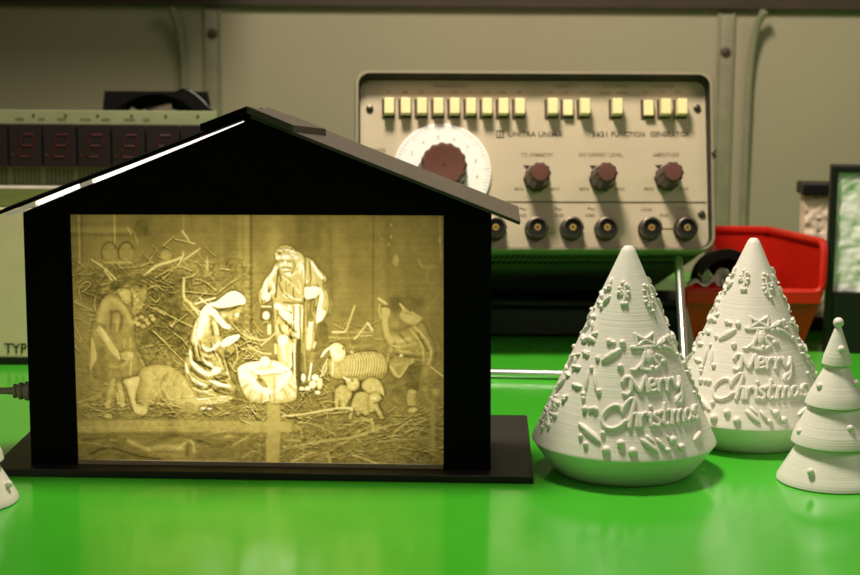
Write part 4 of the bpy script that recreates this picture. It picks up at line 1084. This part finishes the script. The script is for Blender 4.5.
lettersM=[ [(124,210),(130,199),(142,195),(151,200),(150,215),(146,240),(136,250),(124,247)], [(152,200),(164,222),(176,242),(188,218),(199,196),(201,220),(203,246)],
 [(209,228),(226,225),(228,212),(218,207),(209,214),(207,232),(214,244),(229,241)], [(238,210),(240,228),(240,246)], [(241,224),(248,212),(260,210),(263,215)],
 [(269,210),(270,228),(270,246)], [(271,224),(278,212),(288,210),(291,215)], [(297,209),(298,226),(304,237),(313,236),(320,224),(322,208)], [(322,210),(323,240),(321,268),(312,286),(302,283),(305,272),(318,262)] ]
lettersC=[ [(112,303),(108,287),(92,282),(72,291),(56,308),(49,330),(58,350),(80,355),(102,347),(118,334)], [(112,300),(128,278),(146,264),(154,272),(146,300),(130,354)], [(133,332),(145,315),(157,315),(156,335),(154,354)],
 [(168,316),(167,335),(166,354)], [(168,330),(178,316),(190,314),(194,320)], [(203,316),(201,335),(202,353),(208,352)], [(232,317),(220,315),(215,324),(224,334),(231,344),(224,355),(211,351)],
 [(254,288),(250,312),(246,340),(250,354),(260,351)], [(237,312),(268,309)], [(277,314),(276,334),(276,353)], [(278,326),(288,313),(296,318),(296,350)], [(298,326),(308,312),(317,317),(318,349)],
 [(348,318),(338,311),(327,318),(325,336),(333,347),(345,337),(348,314),(349,336),(354,345)], [(378,304),(367,307),(364,317),(373,325),(377,336),(369,344),(359,340)] ]
dotsC=[(206,295)]
bellS=[ [(180,60),(182,80),(183,99)], [(180,62),(200,74),(210,78)], [(183,99),(200,86),(210,80)], [(242,60),(224,72),(212,78)], [(242,60),(244,80),(242,97)], [(242,97),(224,86),(212,80)],
 [(165,101),(190,103),(220,102),(252,100)], [(207,103),(206,130),(194,152),(170,172),(158,172)], [(205,120),(195,150),(188,172)], [(226,104),(232,130),(240,152),(252,164)], [(188,168),(205,176),(230,176),(252,163)],
 [(252,100),(272,84),(292,86),(300,100)], [(255,108),(275,104),(300,112),(318,128)], [(245,130),(262,138),(276,152)], [(215,120),(216,150)] ]
leaf2=[((100,78),(118,82),10),((262,95),(284,80),14),((300,76),(314,96),14),((285,105),(300,118),10),((217,104),(220,166),34),((270,96),(286,120),20),((66,143),(131,103),26),((162,392),(217,443),24),((180,382),(206,412),16),((214,393),(242,434),18),((350,413),(383,384),18),((354,163),(374,178),12),((262,404),(250,388),8)]
leaf1=[((579,422),(602,442),7),((589,369),(586,393),4),((595,369),(597,392),4)]
berry2=[(98,78,8),(137,85,9),(60,130,7),(122,160,9),(262,95,8),(284,80,8),(300,74,7),(310,98,7),(265,152,8),(225,170,8),(50,422,12),(97,403,11),(132,432,12),(272,405,12),(300,430,11),(250,436,8),(20,290,7),(36,292,7),(358,165,8),(378,180,7),(330,135,7),(6,255,7),(385,262,6)]
def sv5(q): return c2(*q,680,230,4.79)
topS=[ [(316,190),(312,240),(302,290)], [(292,216),(330,212)], [(284,244),(328,240)], [(300,226),(322,256)], [(404,208),(414,260),(434,330)], [(396,232),(424,226)], [(398,262),(440,254)], [(404,290),(438,284)] ]
topB=[(308,196),(322,206),(298,284),(312,284),(290,236),(402,212),(414,218),(436,268),(410,300),(432,322),(402,280),(326,236)]
left1=[(590,366,592,372),(588,372,592,384),(588,384,586,392)]
def build_relief(prefix):
    """returns lists of strokes [(pts,r)] and balls [(a,z,r)] in (angle from lettering, height)"""
    S=[];B=[];LF=[]
    let=[([c2(*p) for p in catmull(s,sub=3)],.00098) for s in lettersM+lettersC]
    letB=[(*c2(*p),.0010) for p in dotsC]
    for s in bellS: S.append(([c2(*p) for p in catmull(s,sub=3)],.00080))
    for p,q,w in leaf2: LF.append((c2(*p),c2(*q),w/3.59/2.4e3/2))
    for p,q,w in leaf1: LF.append((c1(*p),c1(*q),w/2.44e3/2))
    for x,y,r in berry2: B.append((*c2(x,y),r*.000150))
    for s in topS: S.append(([sv5(p) for p in (catmull(s,sub=3) if len(s)>2 else s)],.00060))
    for p in topB: B.append((*sv5(p),.00095))
    # features seen on the left flank of the nearer tree
    for p in ((585,408.6,.0013),(594.7,408.6,.0013),(581,436,.0011),(586,444,.0012),(603,433,.0012),(584,394,.0012),(599,391,.0012),(592,368,.0010)): B.append((*c1(p[0],p[1]),p[2]))
    a0,z0=c1(550,412)
    for k in range(8):
        t=k*math.pi/4; r_=.0062
        pp=[(a0+r_*f*math.cos(t)/rcone(z0)*1.0, z0+r_*f*math.sin(t)) for f in (.15,.6,1)]
        S.append((pp,.00075)); B.append((*pp[-1],.0012)); B.append((a0+.0045*math.cos(t+.4)/rcone(z0), z0+.0045*math.sin(t+.4),.0008))
    # garlands running up the flanks
    rnd=random.Random(5)
    for side in (math.radians(-93), math.radians(68), math.radians(150)):
        for k in range(16):
            z=.030+.046*k/15; a=side+ (rnd.uniform(-.1,.1))+ (.12 if k%2 else -.12)
            kk = 1.0 if side<0 else .6
            B.append((a,z+rnd.uniform(-.001,.001),kk*rnd.uniform(.0007,.0015)))
            for _ in range(2):
                t=rnd.uniform(0,6.28); l_=rnd.uniform(.0014,.0026); r_=rcone(z)
                LF.append(((a,z),(a+2*l_*math.cos(t)/r_,z+2*l_*math.sin(t)),kk*rnd.uniform(.0006,.0011)))
    # back of the tree: snowflakes
    for aa in (math.radians(120),math.radians(190),math.radians(-150)):
        for zz in (.026,.05):
            for k in range(6):
                t=k*math.pi/3; S.append(([(aa,zz),(aa+.006*math.cos(t)/rcone(zz),zz+.006*math.sin(t))],.0007)); B.append((aa+.006*math.cos(t)/rcone(zz),zz+.006*math.sin(t),.0011))
    return let,letB,S,B,LF
let,letB,SS,BB,LFS = build_relief('')
def cone_tree(C,S,ph,label,group):
    M_ = Matrix.Translation(C) @ Matrix.Rotation(ph,4,'Z') @ Matrix.Diagonal((S,S,S,1))
    t = empty('cone_tree', M_, label, 'ornament', group)
    b=bmesh.new(); prof=[(0,0),(RBS-.001,0),(RBS,.0006)]
    for k in range(1,9): prof.append((RBS+(R0-.0006-RBS)*k/8, .0006+(RZ-.0010-.0006)*(k/8)**1.15))
    prof += [(R0,RZ-.0002),(R0-.0002,RZ+.0004)]
    for k in range(1,60): prof.append((rcone(RZ+(HT-RZ)*k/60),RZ+(HT-RZ)*k/60))
    prof += [(R1,HT-.0004),(R1-.0006,HT+.0002),(0,HT+.0003)]
    def wob(a,z): return 1+ (.004*abs(math.sin(a*8))**6 if z>RZ else 0)
    lathe(b,prof,160,None); link('tree_body', b, M_white, t, True)
    def mk(strokes,balls,name,leaves=()):
        b=bmesh.new()
        for p,q,w in leaves:
            A_,B_=onc(*p,.0002),onc(*q,.0002); x_=(B_-A_); n_=onc((p[0]+q[0])/2,(p[1]+q[1])/2,.001)-onc((p[0]+q[0])/2,(p[1]+q[1])/2,0)
            x1_=x_.normalized(); y1_=n_.normalized().cross(x1_).normalized(); z1_=x1_.cross(y1_)
            Rm=Matrix((x1_,y1_,z1_)).transposed(); mid=onc((p[0]+q[0])/2,(p[1]+q[1])/2,.0001)
            ball(b,mid,1.0,14,(x_.length/2,w,.0013),Rm)
        for pts,r in strokes: 
            tube(b,[onc(a,z,.0003) for a,z in pts],r,8)
            for e_ in (0,-1): ball(b,onc(*pts[e_],.0003),r,8)
        for a,z,r in balls:
            ball(b,onc(a,z,.0003),r,10)
        link(name,b,M_white,t,True)
    mk(let,letB,'relief_lettering'); mk(SS,BB,'relief_ornaments',LFS)
    return t
g_='white printed cone trees with raised greeting'
cone_tree(C1,S1,PH1,'larger white cone tree with raised Merry Christmas lettering, standing nearest the black house',g_)
cone_tree(C2,S2,PH2,'white cone tree with raised Merry Christmas lettering, in front of the red bin',g_)

# ------------------------------------------------------------------ tiered trees
def tier_tree(C,label,S=1.0,rot=0.0):
    t=empty('tiered_tree', Matrix.Translation(C) @ Matrix.Rotation(rot,4,'Z') @ Matrix.Diagonal((S,S,S,1)), label, 'ornament', 'small white tiered trees')
    mm=.001
    prof=[(0,0),(21.2,0),(22.0,.5),(21.8,1.6)]
    for (ra,za,rb_,zb_) in ((21.8,1.6,14.0,15.2),(17.0,17.4,10.0,31),(12.0,33,4.4,47.2),(6.0,49.2,1.3,62.6)):
        for k in range(1,9): prof.append((ra+(rb_-ra)*k/8, za+(zb_-za)*k/8))
        if zb_<60:
            nx={15.2:(16.8,16.2),31:(11.9,31.9),47.2:(5.9,48.1)}[zb_]; prof.append((nx[0],nx[1])); 
    prof+= [(1.0,63)]
    pr_=[(r*mm,z*mm) for r,z in prof]; b=bmesh.new(); lathe(b,pr_+[(0,.0632)],120); link('tree_body', b, M_white, t, True)
    b=bmesh.new(); ball(b,(0,0,.0645),.0021,20); link('top_ball', b, M_white, t, True)
    for a_,z_,r_ in ((10,.0545,3.9),(-60,.0395,8.4),(15,.0245,13.2),(-38,.0075,19.6),(55,.041,8.2),(-75,.021,14.8),(130,.052,4.8),(170,.038,9),(120,.022,14.2),(200,.008,19.4),(80,.008,19.4),(-130,.03,11)):
        a_=math.radians(a_); b=bmesh.new(); ball(b,(r_*mm*math.sin(a_),-r_*mm*math.cos(a_),z_),.0015,12); link('bauble', b, M_white, t, True)
C3=TAB(831.5,480); tier_tree(C3,'small white tiered tree with baubles at the right edge, in front of the cone trees')
C4=TAB(-40,501); tier_tree(C4,'white tiered tree cut off at the left edge in front of the black house',1.0,2.1)
